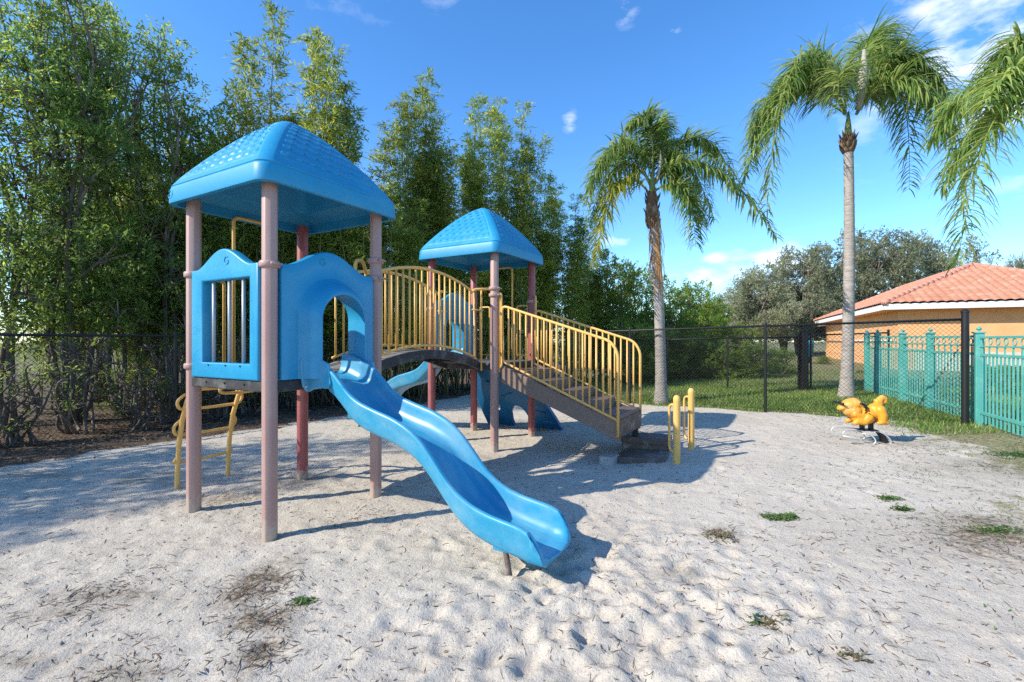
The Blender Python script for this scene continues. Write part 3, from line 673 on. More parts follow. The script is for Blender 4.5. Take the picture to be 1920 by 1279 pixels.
def slide(loc, rz):
    s = link('wave_slide', sme, M['blue_slide'], PS); s.location = loc; s.rotation_euler = (0, 0, rz)
    for sgn in (-1, 1):   # entry wing with rolled edge, bolted to the hood panel
        pr = [(.03, 1.25), (.02, 1.53), (-.02, 1.552), (-.10, 1.532), (-.19, 1.498), (-.27, 1.47), (-.30, 1.30), (-.26, 1.25), (-.19, 1.252), (-.06, 1.235), (.0, 1.21)]
        u = .61+sgn*.262
        mb = MB().prism([Vector((u-.014, -.058+y*1.0-.0, z)) for y, z in pr], [Vector((u+.014, -.058+y, z)) for y, z in pr])
        w = mb.build('slide_wing', M['blue_slide'], None, bevel=.008); w.parent = s
        fl = [(sgn*.262, 1.27), (sgn*.262, 1.54), (sgn*.30, 1.555), (sgn*.345, 1.545), (sgn*.37, 1.50), (sgn*.365, 1.38), (sgn*.345, 1.27), (sgn*.30, 1.215), (sgn*.27, 1.22)]
        mb = MB().prism([Vector((.61+x, -.058, z)) for x, z in fl], [Vector((.61+x, -.086, z)) for x, z in fl])
        f_ = mb.build('slide_flange', M['blue_slide'], None, bevel=.010); f_.parent = s
        b = MB().tube([(.61+sgn*.315, -.095, 1.265), (.61+sgn*.315, -.084, 1.265)], .011, 10).build('bolt', M['galv'], None, True); b.parent = s
    leg = MB().tube(fillet([(.405, -2.17, -.12), (.41, -2.13, .10), (.44, -2.08, .215)], .1)+[], .021, 10).build('support_leg', M['brown_dark'], None, True); leg.parent = s
    leg = MB().tube(fillet([(.815, -2.17, -.12), (.81, -2.13, .10), (.78, -2.08, .215)], .1)+[], .021, 10).build('support_leg', M['brown_dark'], None, True); leg.parent = s
    br = MB().box((.61, -2.10, .205), (.44, .10, .03)).box((.42, -2.08, .20), (.05, .14, .06)).build('leg_bracket', M['blue_slide'], None, bevel=.008); br.parent = s
    mid = MB().tube([(.61, -.52, .94), (.61, -.50, .90), (.52, -.30, 1.20)], .02, 8).build('brace', M['black'], None, True); mid.parent = s
    return s
slide((0, 0, 0), 0); slide((2*T2+S-T2, L2+S, 0), R_(180))
# arched bridge
LN0, LF0 = .255, .965
def brz(r): return 1.335+.215*(1-((r-2.44)/1.22)**2)
mb = MB(); rr = np.linspace(1.27, 3.61, 40)
rows = []
for r in rr:
    z = brz(r); rows.append([Vector((r, LN0, z)), Vector((r, LN0, z-.115)), Vector((r, LN0+.05, z-.115)), Vector((r, LN0+.05, z-.04)), Vector((r, LF0-.05, z-.04)), Vector((r, LF0-.05, z-.115)), Vector((r, LF0, z-.115)), Vector((r, LF0, z))])
mb.loft(rows, True, True, True); br = mb.build('arched_bridge', M['deck'], PS, True); smooth_by_angle(br.data, 35)
mb = MB(); rows = [[Vector((r, LN0+.01, brz(r)+.002)), Vector((r, LN0+.01, brz(r)+.010)), Vector((r, LF0-.01, brz(r)+.010)), Vector((r, LF0-.01, brz(r)+.002))] for r in rr]
o = mb.loft(rows, True, True, True).build('bridge_surface', M['deck_top'], None, True); smooth_by_angle(o.data, 35); o.parent = br
for k in range(5):
    r = 1.7+.37*k; o = MB().box(((r, .61, brz(r)-.075)), (.05, LF0-LN0-.1, .05)).build('cross_member', M['black'], None); o.parent = br
def bar(pts, rad, name, parent, m='yellow', n=10):
    o = MB().tube(pts, rad, n).build(name, M[m], None, True); o.parent = parent; return o
for l in (.285, .935):
    rl = empty('bridge_railing', parent=PS)
    tz = lambda r: 2.625-.205*((r-2.40)/1.05)**2
    bz = lambda r: 1.618-.205*((r-2.40)/1.15)**2
    p = [(1.05, l-.16, 2.36), (1.05, l-.16, 2.53), (1.20, l-.10, 2.56), (1.36, l, 2.44)]
    topr = fillet(p, .06)+[(r, l, tz(r)) for r in np.linspace(1.45, 3.40, 30)]+fillet([(3.44, l, 2.405), (3.49, l-.02, 2.46), (T2, (L2+.04 if l < .5 else l), 2.47)], .04)
    bar(topr, .020, 'top_rail', rl)
    bar([(r, l, bz(r)) for r in np.linspace(1.42, 3.50, 30)]+[(3.56, l, 1.40)], .017, 'bottom_rail', rl)
    for k in range(17):
        r = 1.47+.1195*k; bar([(r, l, bz(r)), (r, l, tz(r))], .0135, 'baluster', rl, n=8)
    bar(fillet([(3.50, l, 2.46), (3.52, l, 1.30), (3.57, l, 1.27)], .03), .0155, 'end_bar', rl)
    bar([(3.61, l-.06 if l < .5 else l, 2.46), (3.61, l-.06 if l < .5 else l, 1.22)], .0155, 'end_bar', rl)
    bar([(3.45, l, 2.15), (3.66, l-.06 if l < .5 else l, 2.15)], .012, 'cross_bar', rl)
# climber openings: hand hoops and side bars on the l=1.22 side of tower 1 and the r=4.88 side of tower 2
def hoop(fm, a, b):
    o = bar([fm(*q) for q in fillet([(a, 1.28), (a, 3.0), (b, 3.0), (b, 1.28)], .07)], .0175, 'hand_hoop', PS)
    for c0, c1 in ((.10, a-.10), (b+.10, 1.12)):
        if c1-c0 < .04: c1 = c0+.06
        bar([fm(*q) for q in fillet([(c0, 1.30), (c0, 2.30), (c1, 2.30), (c1, 1.30)], .04)], .0155, 'side_loop', PS)
        bar([fm(*q) for q in [(c0, 1.42), (c1, 1.42)]], .012, 'side_loop_bar', PS)
hoop(lambda u, z: Vector((u, S+.05, z)), .42, .80)
hoop(lambda u, z: Vector((T2+S+.05, L2+u, z)), .42, .80)
# arched loop ladder on the back left side of tower 1
ld = empty('loop_ladder', parent=PS)
lp = [(S+.06, 1.24), (S+.30, 1.26), (S+.55, 1.18), (S+.72, 1.02), (S+.84, .78), (S+.91, .50), (S+.945, .20), (S+.95, -.15)]
def ladder_at(z):
    for (a, za), (b, zb) in zip(lp[1:], lp[2:]):
        if zb <= z <= za: return a+(b-a)*(za-z)/(za-zb)
    return lp[0][0]
for r in (.295, .865): bar([(r, l, z) for l, z in [(a, b) for a, b in [(float(np.interp(q, range(len(lp)), [p[0] for p in lp])), float(np.interp(q, range(len(lp)), [p[1] for p in lp]))) for q in np.linspace(0, len(lp)-1, 29)]]], .026, 'ladder_rail', ld, n=12)
for z, w in ((1.16, .02), (.93, .09), (.63, .07), (.31, .035)):
    l = ladder_at(z)
    pts = fillet([(.295-.0, l, z+.05+.10*(w > .05)), (.295-w, l+.01, z+.08*(w > .05)), (.295-w*.6, l+.03, z-.02), (.58, l+.035, z-.03), (.865+w*.6, l+.03, z-.02), (.865+w, l+.01, z+.08*(w > .05)), (.865, l, z+.05+.10*(w > .05))], .07)
    bar(pts, .017, 'rung', ld)
pts = fillet([(.33, S+.05, 1.28), (.33, S+.18, 1.12), (.58, S+.22, 1.10), (.86, S+.18, 1.12), (.86, S+.05, 1.28)], .08); bar(pts, .017, 'rung', ld)
# ramp stairs on the -l side of tower 2
st = empty('ramp_stairs', parent=PS)
zt = lambda l: 1.315+.395*l
for r0, r1 in ((3.70, 3.765), (4.735, 4.80)):
    pr = [(-.07, 1.315), (-.07, 1.05), (-1.90, zt(-1.90)-.225), (-1.90, zt(-1.90)+.035), (-1.62, zt(-1.62)+.02)]
    MB().prism([Vector((r0, l, z)) for l, z in pr], [Vector((r1, l, z)) for l, z in pr]).build('stringer', M['brown'], None, bevel=.008).parent = st
for k in range(5):
    l0 = -.10-.345*k; l1 = l0-.385; z = 1.21-.138*k
    if k == 4: l1 = -1.90
    t_ = MB().box(((3.765+4.735)/2, (l0+l1)/2, z), (.968, l0-l1, .035)).box((4.25, l1+.012, z-.075), (.968, .024, .12)).build('tread', M['brown'], None, bevel=.006); t_.parent = st
    for j in range(3):
        o = MB().box((3.95+.3*j, l0-.008, z+.075), (.10, .006, .045)).build('riser_slot', M['black'], None); o.parent = st
MB().box((4.25, -1.908, .50), (1.09, .020, .24)).build('end_board', M['brown_dark'], None, bevel=.005).parent = st
MB().box((4.72, -1.84, .16), (.07, .08, .46)).build('stair_leg', M['black'], None, bevel=.005).parent = st
MB().box((3.86, -1.72, .02), (.26, .20, .17)).build('footing', M['concrete'], None, bevel=.01).parent = st
for r, near_ in ((3.70-.022, True), (4.78, False)):
    rl = empty('stair_railing', parent=PS)
    zt2 = lambda l: 2.245+.318*l; zb2 = lambda l: 1.415+.42*l
    if near_:
        bar(fillet([(T2, L2-.04, 2.40), (3.68, -.09, 2.40), (3.68, -.10, 1.30), (3.70, -.03, 1.25)], .05), .0165, 'end_bar', rl)
        bar([(3.68, -.055, 2.38), (3.68, -.055, 1.20)], .015, 'end_bar', rl)
    else:
        bar(fillet([(T2+S, L2-.05, 2.44), (4.80, -.10, 2.46), (4.80, -.11, 1.45)], .05), .0165, 'end_bar', rl)
    bar(fillet([(r, -.12, 1.40), (r, -.10, zt2(-.10)), (r, -1.80, zt2(-1.80)), (r, -1.90, 1.52), (r, -1.90, .40 if near_ else .56)], .10), .020, 'top_rail', rl)
    bar(fillet([(r, -.12, 1.75), (r, -.12, zb2(-.12)), (r, -1.895, zb2(-1.895))], .06), .017, 'bottom_rail', rl)
    for k in range(17):
        l = -.22-.0985*k; bar([(r, l, zb2(l)), (r, l, zt2(l))], .0135, 'baluster', rl, n=8)
    if near_:
        for zz in (.46, .58): bar([(r-.01, -1.90, zz), (r+.05, -1.90, zz)], .012, 'bolt', rl, 'black', 8)
# moulded climber leaning on the far side of tower 2 (seen from underneath)
def clm(x, y, z):   # x = l, y = height along slab
    t = y/1.55; return Vector((5.72-.76*max(t, 0)**.9-.05*math.sin(t*3.1)+z, L2+x, y*.84))
out = [(-.24, 0)]+[(-.24+.012*i, .06*i) for i in range(1, 6)]+[(-.10, .55), (.02, .85), (.18, 1.12), (.30, 1.42), (.36, 1.55), (1.10, 1.55), (1.26, 1.42), (1.36, 1.2), (1.40, .9), (1.42, .5), (1.42, 0), (.80, 0), (.79, .18), (.74, .40), (.66, .52), (.56, .55), (.46, .50), (.40, .38), (.37, .18), (.36, 0)]
hole = [(.98, .38), (1.10, .38), (1.15, .5), (1.14, .64), (1.05, .70), (.96, .64), (.93, .5)]
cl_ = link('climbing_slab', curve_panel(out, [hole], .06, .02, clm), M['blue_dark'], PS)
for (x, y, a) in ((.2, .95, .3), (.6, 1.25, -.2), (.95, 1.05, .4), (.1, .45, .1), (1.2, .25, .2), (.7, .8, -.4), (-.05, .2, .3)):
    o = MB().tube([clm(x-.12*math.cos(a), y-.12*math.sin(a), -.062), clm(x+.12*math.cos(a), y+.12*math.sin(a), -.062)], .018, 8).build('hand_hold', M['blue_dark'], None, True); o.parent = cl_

# ------------------------------------------------------------------ transfer steps and grab posts
def wbox(name, pts, z0, z1, m, parent, bevel=.015):
    return MB().prism([Vector((x, y, z0)) for x, y in pts], [Vector((x, y, z1)) for x, y in pts]).build(name, m, parent, bevel=bevel)
def pl(r, l): p = ploc(r, l); return (p.x, p.y)
c0 = Vector(pl(4.3, -2.05)).to_3d()
stp = tag(empty('step_platform', c0), 'dark brown rubber two-level step set in the sand at the foot of the ramp stairs', 'step')
loc = lambda r, l: (pl(r, l)[0]-c0.x, pl(r, l)[1]-c0.y)
low = [(3.875, -1.775), (4.075, -2.415), (4.60, -2.376), (4.36, -1.757)]
wbox('lower_step', [loc(*q) for q in low], -.08, .085, M['brown_dark'], stp)
up_ = [(4.56, -1.66), (4.645, -2.36), (5.12, -2.30), (5.02, -1.62)]
us = wbox('upper_step', [loc(*q) for q in up_], .145, .235, M['brown_dark'], stp)
fr_ = [(4.585, -1.68), (4.665, -2.335), (5.10, -2.285), (5.0, -1.64)]
fc = [loc(*q) for q in fr_]
core = wbox('step_skirt', [(x*.985, y*.985) for x, y in fc], -.08, .147, M['brown_dark'], stp, .004)
mb = MB()
for e in range(4):
    a, b = Vector(fc[e]).to_3d(), Vector(fc[(e+1) % 4]).to_3d(); n_ = int((b-a).length/.03)
    for k in range(n_+1):
        p = a.lerp(b, k/n_); mb.tube([p+Vector((0, 0, -.05)), p+Vector((0, 0, .146))], .006, 4)
    for z in (.0, .03, .06, .09, .12): mb.tube([a+Vector((0, 0, z)), b+Vector((0, 0, z))], .0055, 4)
mb.build('skirt_grid', M['brown_dark'], None).parent = core
for (r, l, lab) in ((4.082, -2.572, 'yellow grab post with side loop nearest the camera, beside the lower brown step'), (4.969, -2.605, 'yellow grab post with side loop standing farther back, behind the upper brown step')):
    x, y = pl(r, l); z0 = float(ground_z(x, y)); gp = tag(empty('grab_post', (x, y, z0-.02)), lab, 'grab post', 'yellow grab posts by the steps')
    mb = MB().lathe([(.046, -.2), (.046, .84), (.047, .845), (.047, .87), (.043, .895), (.032, .915), (.015, .925), (.002, .927)], (0, 0, 0), 24); o = mb.build('post', M['yellow'], gp, True); smooth_by_angle(o.data, 45)
    v = Vector((-.055, .135, 0))
    o = MB().tube(fillet([(0, 0, .79), v+Vector((0, 0, .79)), v+Vector((0, 0, .17)), (0, 0, .14)], .07, 6), .0175, 10).build('loop_handle', M['yellow'], gp, True)

# ------------------------------------------------------------------ chain-link fences
def chain_fence(label, name, a, b, h, nposts, post_r=.03, za=None, zb=None, cell=.0762, big_last=0.0, wire=.0024, skip_first=False, barbs=True):
    a, b = Vector(a).to_3d(), Vector(b).to_3d(); a.z = float(ground_base(a.x, a.y)) if za is None else za; b.z = float(ground_base(b.x, b.y)) if zb is None else zb
    root = tag(empty(name, a), label, 'fence', 'black chain-link fences'); L = (b-a).xy.length; d = (b-a)/L
    n3 = Vector((-d.y, d.x, 0)).normalized()*(.006)
    P = lambda s, z: d*s+Vector((0, 0, z))
    for k in range(nposts):
        if skip_first and k == 0: continue
        s = L*k/(nposts-1); r = big_last if (big_last and k == nposts-1) else post_r; ex = .10 if r > .04 else .02
        mb = MB().lathe([(r, -.3), (r, h+ex), (r*1.15, h+ex), (r*1.15, h+ex+.03), (r*.6, h+ex+.055), (.002, h+ex+.06)], P(s, 0), 14)
        o = mb.build('post', M['black'], root, True); smooth_by_angle(o.data, 40)
    MB().tube([P(0, h-.015), P(L, h-.015)], .0215, 10).build('top_rail', M['black'], root, True)
    MB().tube([P(0, .05), P(L, .05)], .003, 5).build('tension_wire', M['black'], root)
    V = []; Fc = []
    top = h+.02 if barbs else h-.02; hh = top-.03
    def wire_(s0, z0, s1, z1, side):
        p, q = P(s0, z0)+n3*side, P(s1, z1)+n3*side; t = (q-p).normalized(); u = Vector((0, 0, 1)).cross(n3).normalized(); w = t.cross(n3.normalized())
        o = len(V); nn = n3.normalized()
        for c in (p, q):
            for aa in (0, 2.094, 4.189): V.append(c+(nn*math.cos(aa)+w*math.sin(aa))*wire)
        for k in range(3): k2 = (k+1) % 3; Fc.append((o+k, o+k2, o+3+k2, o+3+k))
    nW = int((L+hh)/cell)+1; slope = 1.0
    for i in range(nW):
        c = i*cell
        # rising to the right: z = .03 + (s - (c-hh))
        s0, z0 = c-hh, .03; s1, z1 = c, top
        if s0 < 0: z0 = .03-s0; s0 = 0
        if s1 > L: z1 = top-(s1-L); s1 = L
        if z1 > z0+.005: wire_(s0, z0, s1, z1, 1)
        s0, z0 = c-hh, top; s1, z1 = c, .03
        if s0 < 0: z0 = top+s0; s0 = 0
        if s1 > L: z1 = .03+(s1-L); s1 = L
        if z0 > z1+.005: wire_(s0, z0, s1, z1, -1)
    link('wire_mesh', mesh_np('wire_mesh', [tuple(v) for v in V], Fc), M['black'], root)
    return root
LP = lambda k: (LA.x+LD.x*k, LA.y+LD.y*k)
RP = lambda k: (FA.x+FDIR.x*k, FA.y+FDIR.y*k)
kc = 11.95   # corner where both lines meet behind the towers
corner = (-1.265, 15.72)
chain_fence('black chain-link fence under the shady trees along the left edge of the sand', 'chain_link_fence', LP(-8.85), RP(12.5), 1.785, 8, za=0, zb=.0, wire=.0026)
chain_fence('long black chain-link fence in front of the two palm trunks, with a thick end post', 'chain_link_fence', RP(12.48), RP(0), 1.83, 5, za=.02, zb=.235, big_last=.055, skip_first=True)
chain_fence('low distant black chain-link fence beyond the grass, left of the thick black post', 'chain_link_fence', (2.3, 18.6), (8.15, 13.62), 1.58, 5, za=.1, zb=.22, cell=.09)
chain_fence('short black chain-link fence between the thick black post and the teal fence end', 'chain_link_fence', (8.45, 13.55), (10.45, 13.3), 1.62, 2, za=.235, zb=.30, cell=.09, barbs=False)
p_ = at(1507, 13.55); bp_ = tag(empty('bollard_post', p_), 'thick black square post in the middle of the distant grass', 'post')
MB().box((0, 0, .82), (.15, .15, 1.8)).build('post', M['black'], bp_, bevel=.012); MB().box((0, 0, 1.735), (.17, .17, .03)).build('cap', M['black'], bp_, bevel=.008)
mb = MB().box((.105, 0, .85), (.05, .05, 1.6)).build('hinge_post', M['black'], bp_, bevel=.006)

# ------------------------------------------------------------------ teal picket fence
def teal_fence(label, pts, post_flags, h=1.52, sp=.118):
    a = Vector(pts[0]).to_3d(); a.z = float(ground_base(a.x, a.y)); root = tag(empty('picket_fence', a), label, 'fence', 'teal picket fences')
    for si, (p, q) in enumerate(zip(pts, pts[1:])):
        p, q = Vector(p).to_3d(), Vector(q).to_3d(); p.z, q.z = float(ground_base(p.x, p.y)), float(ground_base(q.x, q.y)); p -= a; q -= a
        L = (q-p).xy.length; d = (q-p)/L; rz = Matrix.Rotation(math.atan2(d.y, d.x), 3, 'Z'); n = Vector((-d.y, d.x, 0)).normalized()
        P = lambda s, z: p+d*s+Vector((0, 0, z))
        ends = ([(0, post_flags[si])] if si == 0 else [])+[(L, post_flags[si+1])]
        for s, fl in ends:
            if not fl: continue
            w = .115
            mb = MB().box(P(s, h*.5+.02), (w, w, h+.10), rz); o = mb.build('post', M['teal'], root, bevel=.006)
            f_ = MB().box(P(s, h+.075), (w+.035, w+.035, .025), rz).lathe([(.03, .085), (.016, .10), (.016, .11), (.032, .122), (.040, .14), (.032, .16), (.013, .17), (.006, .188), (.002, .19)], P(s, h), 14).build('finial', M['teal'], None, True); f_.parent = root; smooth_by_angle(f_.data, 40)
        for z, hh in ((h, .04), (h-.155, .03), (h-.30, .045), (.23, .05)):
            MB().box(P(L/2, z), (L-.12, .034, hh), rz).build('rail', M['teal'], root, bevel=.004)
        k = 0; s = .115
        while s < L-.08:
            mb = MB().box(P(s, .60+.035), (.022, .022, 1.17), rz); mb.build('picket', M['teal'], root)
            if k % 2 == 0:
                MB().box(P(s, h-.23), (.02, .02, .13), rz).build('top_picket', M['teal'], root)
                mb = MB(); c = P(s+.03, h-.078); u = d.normalized()
                ring = [c+u*.055*math.cos(t)+Vector((0, 0, .055*math.sin(t))) for t in np.linspace(0, 2*math.pi, 15)[:-1]]
                mb.tube(ring, .009, 6, True).build('ring', M['teal'], root, True)
            s += sp*.5 if sp > .2 else sp; k += 1
    return root
TA, TB = (7.98+.07, 8.3+.02), (9.50, 12.45)
mid = (8.56+.05, 9.86); far_ = (9.05, 11.1)
teal_fence('teal picket fence with ring frieze seen through the black chain-link fence', [TA, mid, far_, TB, (9.78, 13.2)], [0, 1, 1, 1, 1])
teal_fence('teal picket fence at the right edge, starting beside the thick black end post', [(8.07, 8.28), (7.35, 6.62), (6.55, 4.78)], [1, 1, 1])

# ------------------------------------------------------------------ house
hz0 = .42; C0 = Vector((16.0, 20.6, 0)); e1 = Vector((.907, -.421, 0)); e2 = Vector((.421, .907, 0)); HW, HLn = 8.8, 19.6
house = tag(empty('house', (C0.x, C0.y, hz0), math.atan2(e1.y, e1.x)), 'orange stucco house with clay tile hip roof and white fascia behind the teal fence', 'house')
ov = .65; ez = 3.02-hz0      # eave height (fascia bottom) in house axes, x along e1, y along e2
MB().box((HW/2, HLn/2, ez/2+.05), (HW-2*ov, HLn-2*ov, ez+.3)).build('wall', M['stucco'], house)
MB().box((HW/2, HLn/2, .55), (HW-2*ov+.03, HLn-2*ov+.03, .3)).build('wall_base', M['stucco'], house)
sof = MB().box((HW/2, HLn/2, ez+.02), (HW-.06, HLn-.06, .03)).build('soffit', M['stucco'], house)
for c, d_ in (((HW/2, .015, ez+.125), (HW, .03, .25)), ((HW/2, HLn-.015, ez+.125), (HW, .03, .25)), ((.015, HLn/2, ez+.125), (.03, HLn-.062, .25)), ((HW-.015, HLn/2, ez+.125), (.03, HLn-.062, .25))):
    MB().box(c, d_).build('fascia', M['white'], house, bevel=.004)
rise = 2.0; rz0 = ez+.245; half = HW/2
def tile_face(w, run, trap):
    """one hip face; x along the eave (0..w), y inwards, real barrel courses"""
    V = []; Fc = []; nu = int(w/.045); course = .36; nv = int(run/.0514)*1
    g2 = []
    for j in range(nv+1):
        y = run*j/nv; x0, x1 = y, w-y if not trap else w-y
        row = []
        for i in range(nu+1):
            x = x0+(x1-x0)*i/nu
            sl = math.hypot(run, rise); b = y/run*sl
            f_ = (b/course) % 1.0
            zz = y/run*rise+.045*abs(math.sin(math.pi*x/.30))**.8+.035*(1-f_)
            row.append((x, y-.02, zz))
        g2.append(row)
    for row in g2: V += row
    for j in range(nv):
        for i in range(nu): a = j*(nu+1)+i; Fc.append((a, a+1, a+nu+2, a+nu+1))
    return V, Fc
rf = empty('roof', (0, 0, rz0), 0, house)
V, Fc = tile_face(HW+.12, half+.06, False); o = link('tile_slope', mesh_np('tile_slope', V, Fc), M['tile'], rf, True); o.location = (-.06, -.06, 0)
V, Fc = tile_face(HLn+.12, half+.06, True); o = link('tile_slope', mesh_np('tile_slope', V, Fc), M['tile'], rf, True); o.location = (-.06, HLn+.06, 0); o.rotation_euler = (0, 0, R_(-90))
o = link('tile_slope', mesh_np('tile_slope', V, Fc), M['tile'], rf, True); o.location = (HW+.06, -.06, 0); o.rotation_euler = (0, 0, R_(90))
V, Fc = tile_face(HW+.12, half+.06, False); o = link('tile_slope', mesh_np('tile_slope', V, Fc), M['tile'], rf, True); o.location = (HW+.06, HLn+.06, 0); o.rotation_euler = (0, 0, R_(180))
def cap_run(a, b):
    a, b = Vector(a), Vector(b); n = int((b-a).length/.33); mb = MB()
    for k in range(n):
        p, q = a.lerp(b, k/n), a.lerp(b, (k+1.12)/n); mb.tube([p, q], [.125, .105], 10)
    mb.build('ridge_cap', M['tile_cap'], rf, True)
pk = (half, half, rise+.03)
cap_run((-.03, -.03, .04), pk); cap_run((HW+.03, -.03, .04), pk); cap_run(pk, (half, HLn-half, rise+.03)); cap_run((-.03, HLn+.03, .04), (half, HLn-half, rise+.03))
MB().tube([(ov-.09, 1.2, 1.28), (ov-.09, HLn-1.5, 1.28)], .035, 8).build('wall_pipe', M['white'], house, True)
MB().box((HW/2+.3, ov-.01, .40), (HW-2*ov-.62, .05, .80)).build('cream_wainscot', M['cream'], house)

# blue bin far off
p_ = at(1517, 27.0); bn = tag(empty('bin', p_), 'small light blue bin far off between the thick black post and the house', 'bin')
mb = MB().lathe([(.20, .0), (.24, .75), (.27, .76), (.27, .80), (.24, .82)], (0, 0, .35), 16); mb.build('bin_body', M['blue'], bn, True); MB().lathe([(.27, .0), (.24, .08), (.1, .12)], (0, 0, 1.18), 16).build('lid', M['blue_slide'], bn, True)
MB().box((0, 0, .17), (.2, .2, .36)).build('stand', M['black'], bn)

# ------------------------------------------------------------------ palms
def palm_frond(name, P0, P1, P2, Lmax, n, m, parent, seed, hang=1.1):
    gg = np.random.default_rng(seed); P0, P1, P2 = map(lambda v: np.array(v, float), (P0, P1, P2))
    B = lambda t: P0*(1-t)**2+P1*2*t*(1-t)+P2*t*t
    mb = MB(); ts = np.linspace(0, 1, 16); mb.tube([Vector(B(t)) for t in ts], [float(.026*(1-t)+.003) for t in ts], 6)
    V = [np.array(v) for v in mb.v]; Fq_ = [f for f in mb.f if len(f) == 4]; T = [.85]*len(Fq_)
    for i in range(int(n*1.3)):
        t = .10+.90*(i+gg.random())/(n*1.3); p = B(t); tg = B(min(1, t+.01))-B(t-.01); tg /= np.linalg.norm(tg)+1e-9
        side = np.cross(tg, [0, 0, 1]); side /= np.linalg.norm(side)+1e-9; upv = np.cross(side, tg)
        L = Lmax*(.55+.45*math.sin(math.pi*min(1, t*.85+.12)))*gg.uniform(.75, 1.15)*(1 if t < .85 else 1-(t-.85)*2.2)
        for sg in (-1, 1):
            el = gg.normal(.1, .5); d = side*sg*math.cos(el)+upv*math.sin(el)+tg*gg.uniform(.25, .75); d /= np.linalg.norm(d)
            w = gg.uniform(.018, .029); q = p.copy(); ring = []; hg = hang*gg.uniform(.55, 1.5)
            for k in range(5):
                f_ = k/4; ww = w*(.5, 1.0, .9, .6, .08)[k]
                sd = np.cross(d, [0, 0, 1.]); sd = side if np.linalg.norm(sd) < .2 else sd/np.linalg.norm(sd)
                sd = sd*.8+tg*.35*gg.normal(0, .6); ring.append((q-sd*ww, q+sd*ww))
                q = q+d*L/4; d = d+np.array([0, 0, -hg*(.30+.35*f_)]); d /= np.linalg.norm(d)
            o = len(V)
            for a_, b_ in ring: V += [a_, b_]
            for k in range(4): Fq_.append((o+2*k, o+2*k+1, o+2*k+3, o+2*k+2))
            T += [gg.random()]*4
    me = mesh_np(name, V, Fq_); a = me.attributes.new('tint', 'FLOAT', 'FACE'); a.data.foreach_set('value', np.array(T, np.float32))
    return link(name, me, m, parent)
def palm(label, base, d, trunk_px, crown, fronds, r0, r1, boot, spear=None, skirt=False, Lmax=.55, n=90, seed=1, off=None):
    """crown/fronds given at real distance d (world units from the photo's columns and rows)"""
    bx, by, bz = base; root = tag(empty('palm_tree', base), label, 'palm tree', 'palm trees behind the fences'); b = Vector(base)
    W_ = lambda px, py, dy=0.0: at(px, d, py)*1.0+Vector((dy*.0, dy, 0))-b
    top = W_(*crown); N_ = 96; pts = []; rs = []
    for i in range(N_+1):
        t = i/N_; p = Vector((top.x*t+.05*math.sin(t*3), top.y*t, top.z*t)); pts.append(p)
        r = r0*(1-t)+r1*t; r *= (1+.55*math.exp(-t*22))*(1+.028*(1 if i % 3 == 0 else 0)+.012*math.sin(i*1.7)); rs.append(r)
    pts[0].z -= .15
    MB().tube(pts, rs, 16).build('trunk', M['palm_trunk'], root, True)
    bl = boot
    mb = MB(); mb.tube([top+Vector((0, 0, z)) for z in np.linspace(-bl, .15, 7)], [r1*q for q in (1.0, 1.35, 1.2, 1.5, 1.25, 1.4, .9)], 9)
    for k in range(26):
        a = k*2.4; z = -bl+bl*(k/26)*1.1; u = Vector((math.cos(a), math.sin(a), 0)); mb.tube([top+u*r1*.9+Vector((0, 0, z)), top+u*r1*1.5+Vector((0, 0, z+.12)), top+u*r1*(1.8 if k % 3 else 2.1)+Vector((0, 0, z+.24))], [.035, .026, .008], 5)
    mb.build('boot', M['palm_boot'], root, True)
    MB().tube([top, top+Vector((0, 0, .35)), top+Vector((.01, 0, .75))], [r1*.95, r1*.7, .02], 10).build('crown_shaft', M['palm_shaft'], root, True)
    if spear:
        a, c = W_(*spear[0]), W_(*spear[1]); mb = MB(); ts = np.linspace(0, 1, 10); mb.tube([a.lerp(c, t)+Vector((.04*math.sin(t*3), -.25, 0)) for t in ts], [(.03+.075*math.sin(math.pi*min(1, .12+t*.85))**1.2)*(.35 if skirt else 1) for t in ts], 10); mb.build('spear', M['sheath'], root, True)
    for i, fr2 in enumerate(fronds):
        (p0, m_, p2, dy) = fr2[:4]
        P0 = W_(*p0); Mv = W_(m_[0], m_[1], dy*.55); P2 = W_(p2[0], p2[1], dy); P1 = Mv*2-(P0+P2)*.5
        mm = M['palm_tip'] if len(fr2) > 4 else M['palm_leaf']
        palm_frond('frond', P0, P1, P2, Lmax, n, mm, root, seed*100+i)
    if skirt:
        gg = np.random.default_rng(seed); mb = MB()
        for k in range(70):
            a = gg.uniform(0, 6.28); z0 = gg.uniform(-1.5, .0); L = gg.uniform(.4, 1.0); u = Vector((math.cos(a), math.sin(a), 0)); q = pts[-1]*1.0
            f0 = max(0, 1+z0/top.z); c = Vector((top.x*f0+.05*math.sin(f0*3), top.y*f0, top.z+z0)); f1 = max(0, 1+(z0-L)/top.z); c1 = Vector((top.x*f1+.05*math.sin(f1*3), top.y*f1, top.z+z0-L))
            mb.tube([c+u*.115, c.lerp(c1, .5)+u*(.15+.08*gg.random()), c1+u*(.13+.10*gg.random())], [.007, .006, .002], 4)
        for k in range(16):   # a hanging dead flower stalk
            o_ = gg.normal(0, .035); z0 = -1.15+gg.normal(0, .1); mb.tube([top+Vector((.05, -.14, z0)), top+Vector((.11+o_, -.17, z0-.5)), top+Vector((.13+o_*2.4, -.16, z0-1.0-gg.random()*.35))], [.012, .010, .003], 4)
        mb.build('dead_skirt', M['fibre'], root)
    return root
def base_at(px, d): p = at(px, d); return (p.x, p.y, p.z)
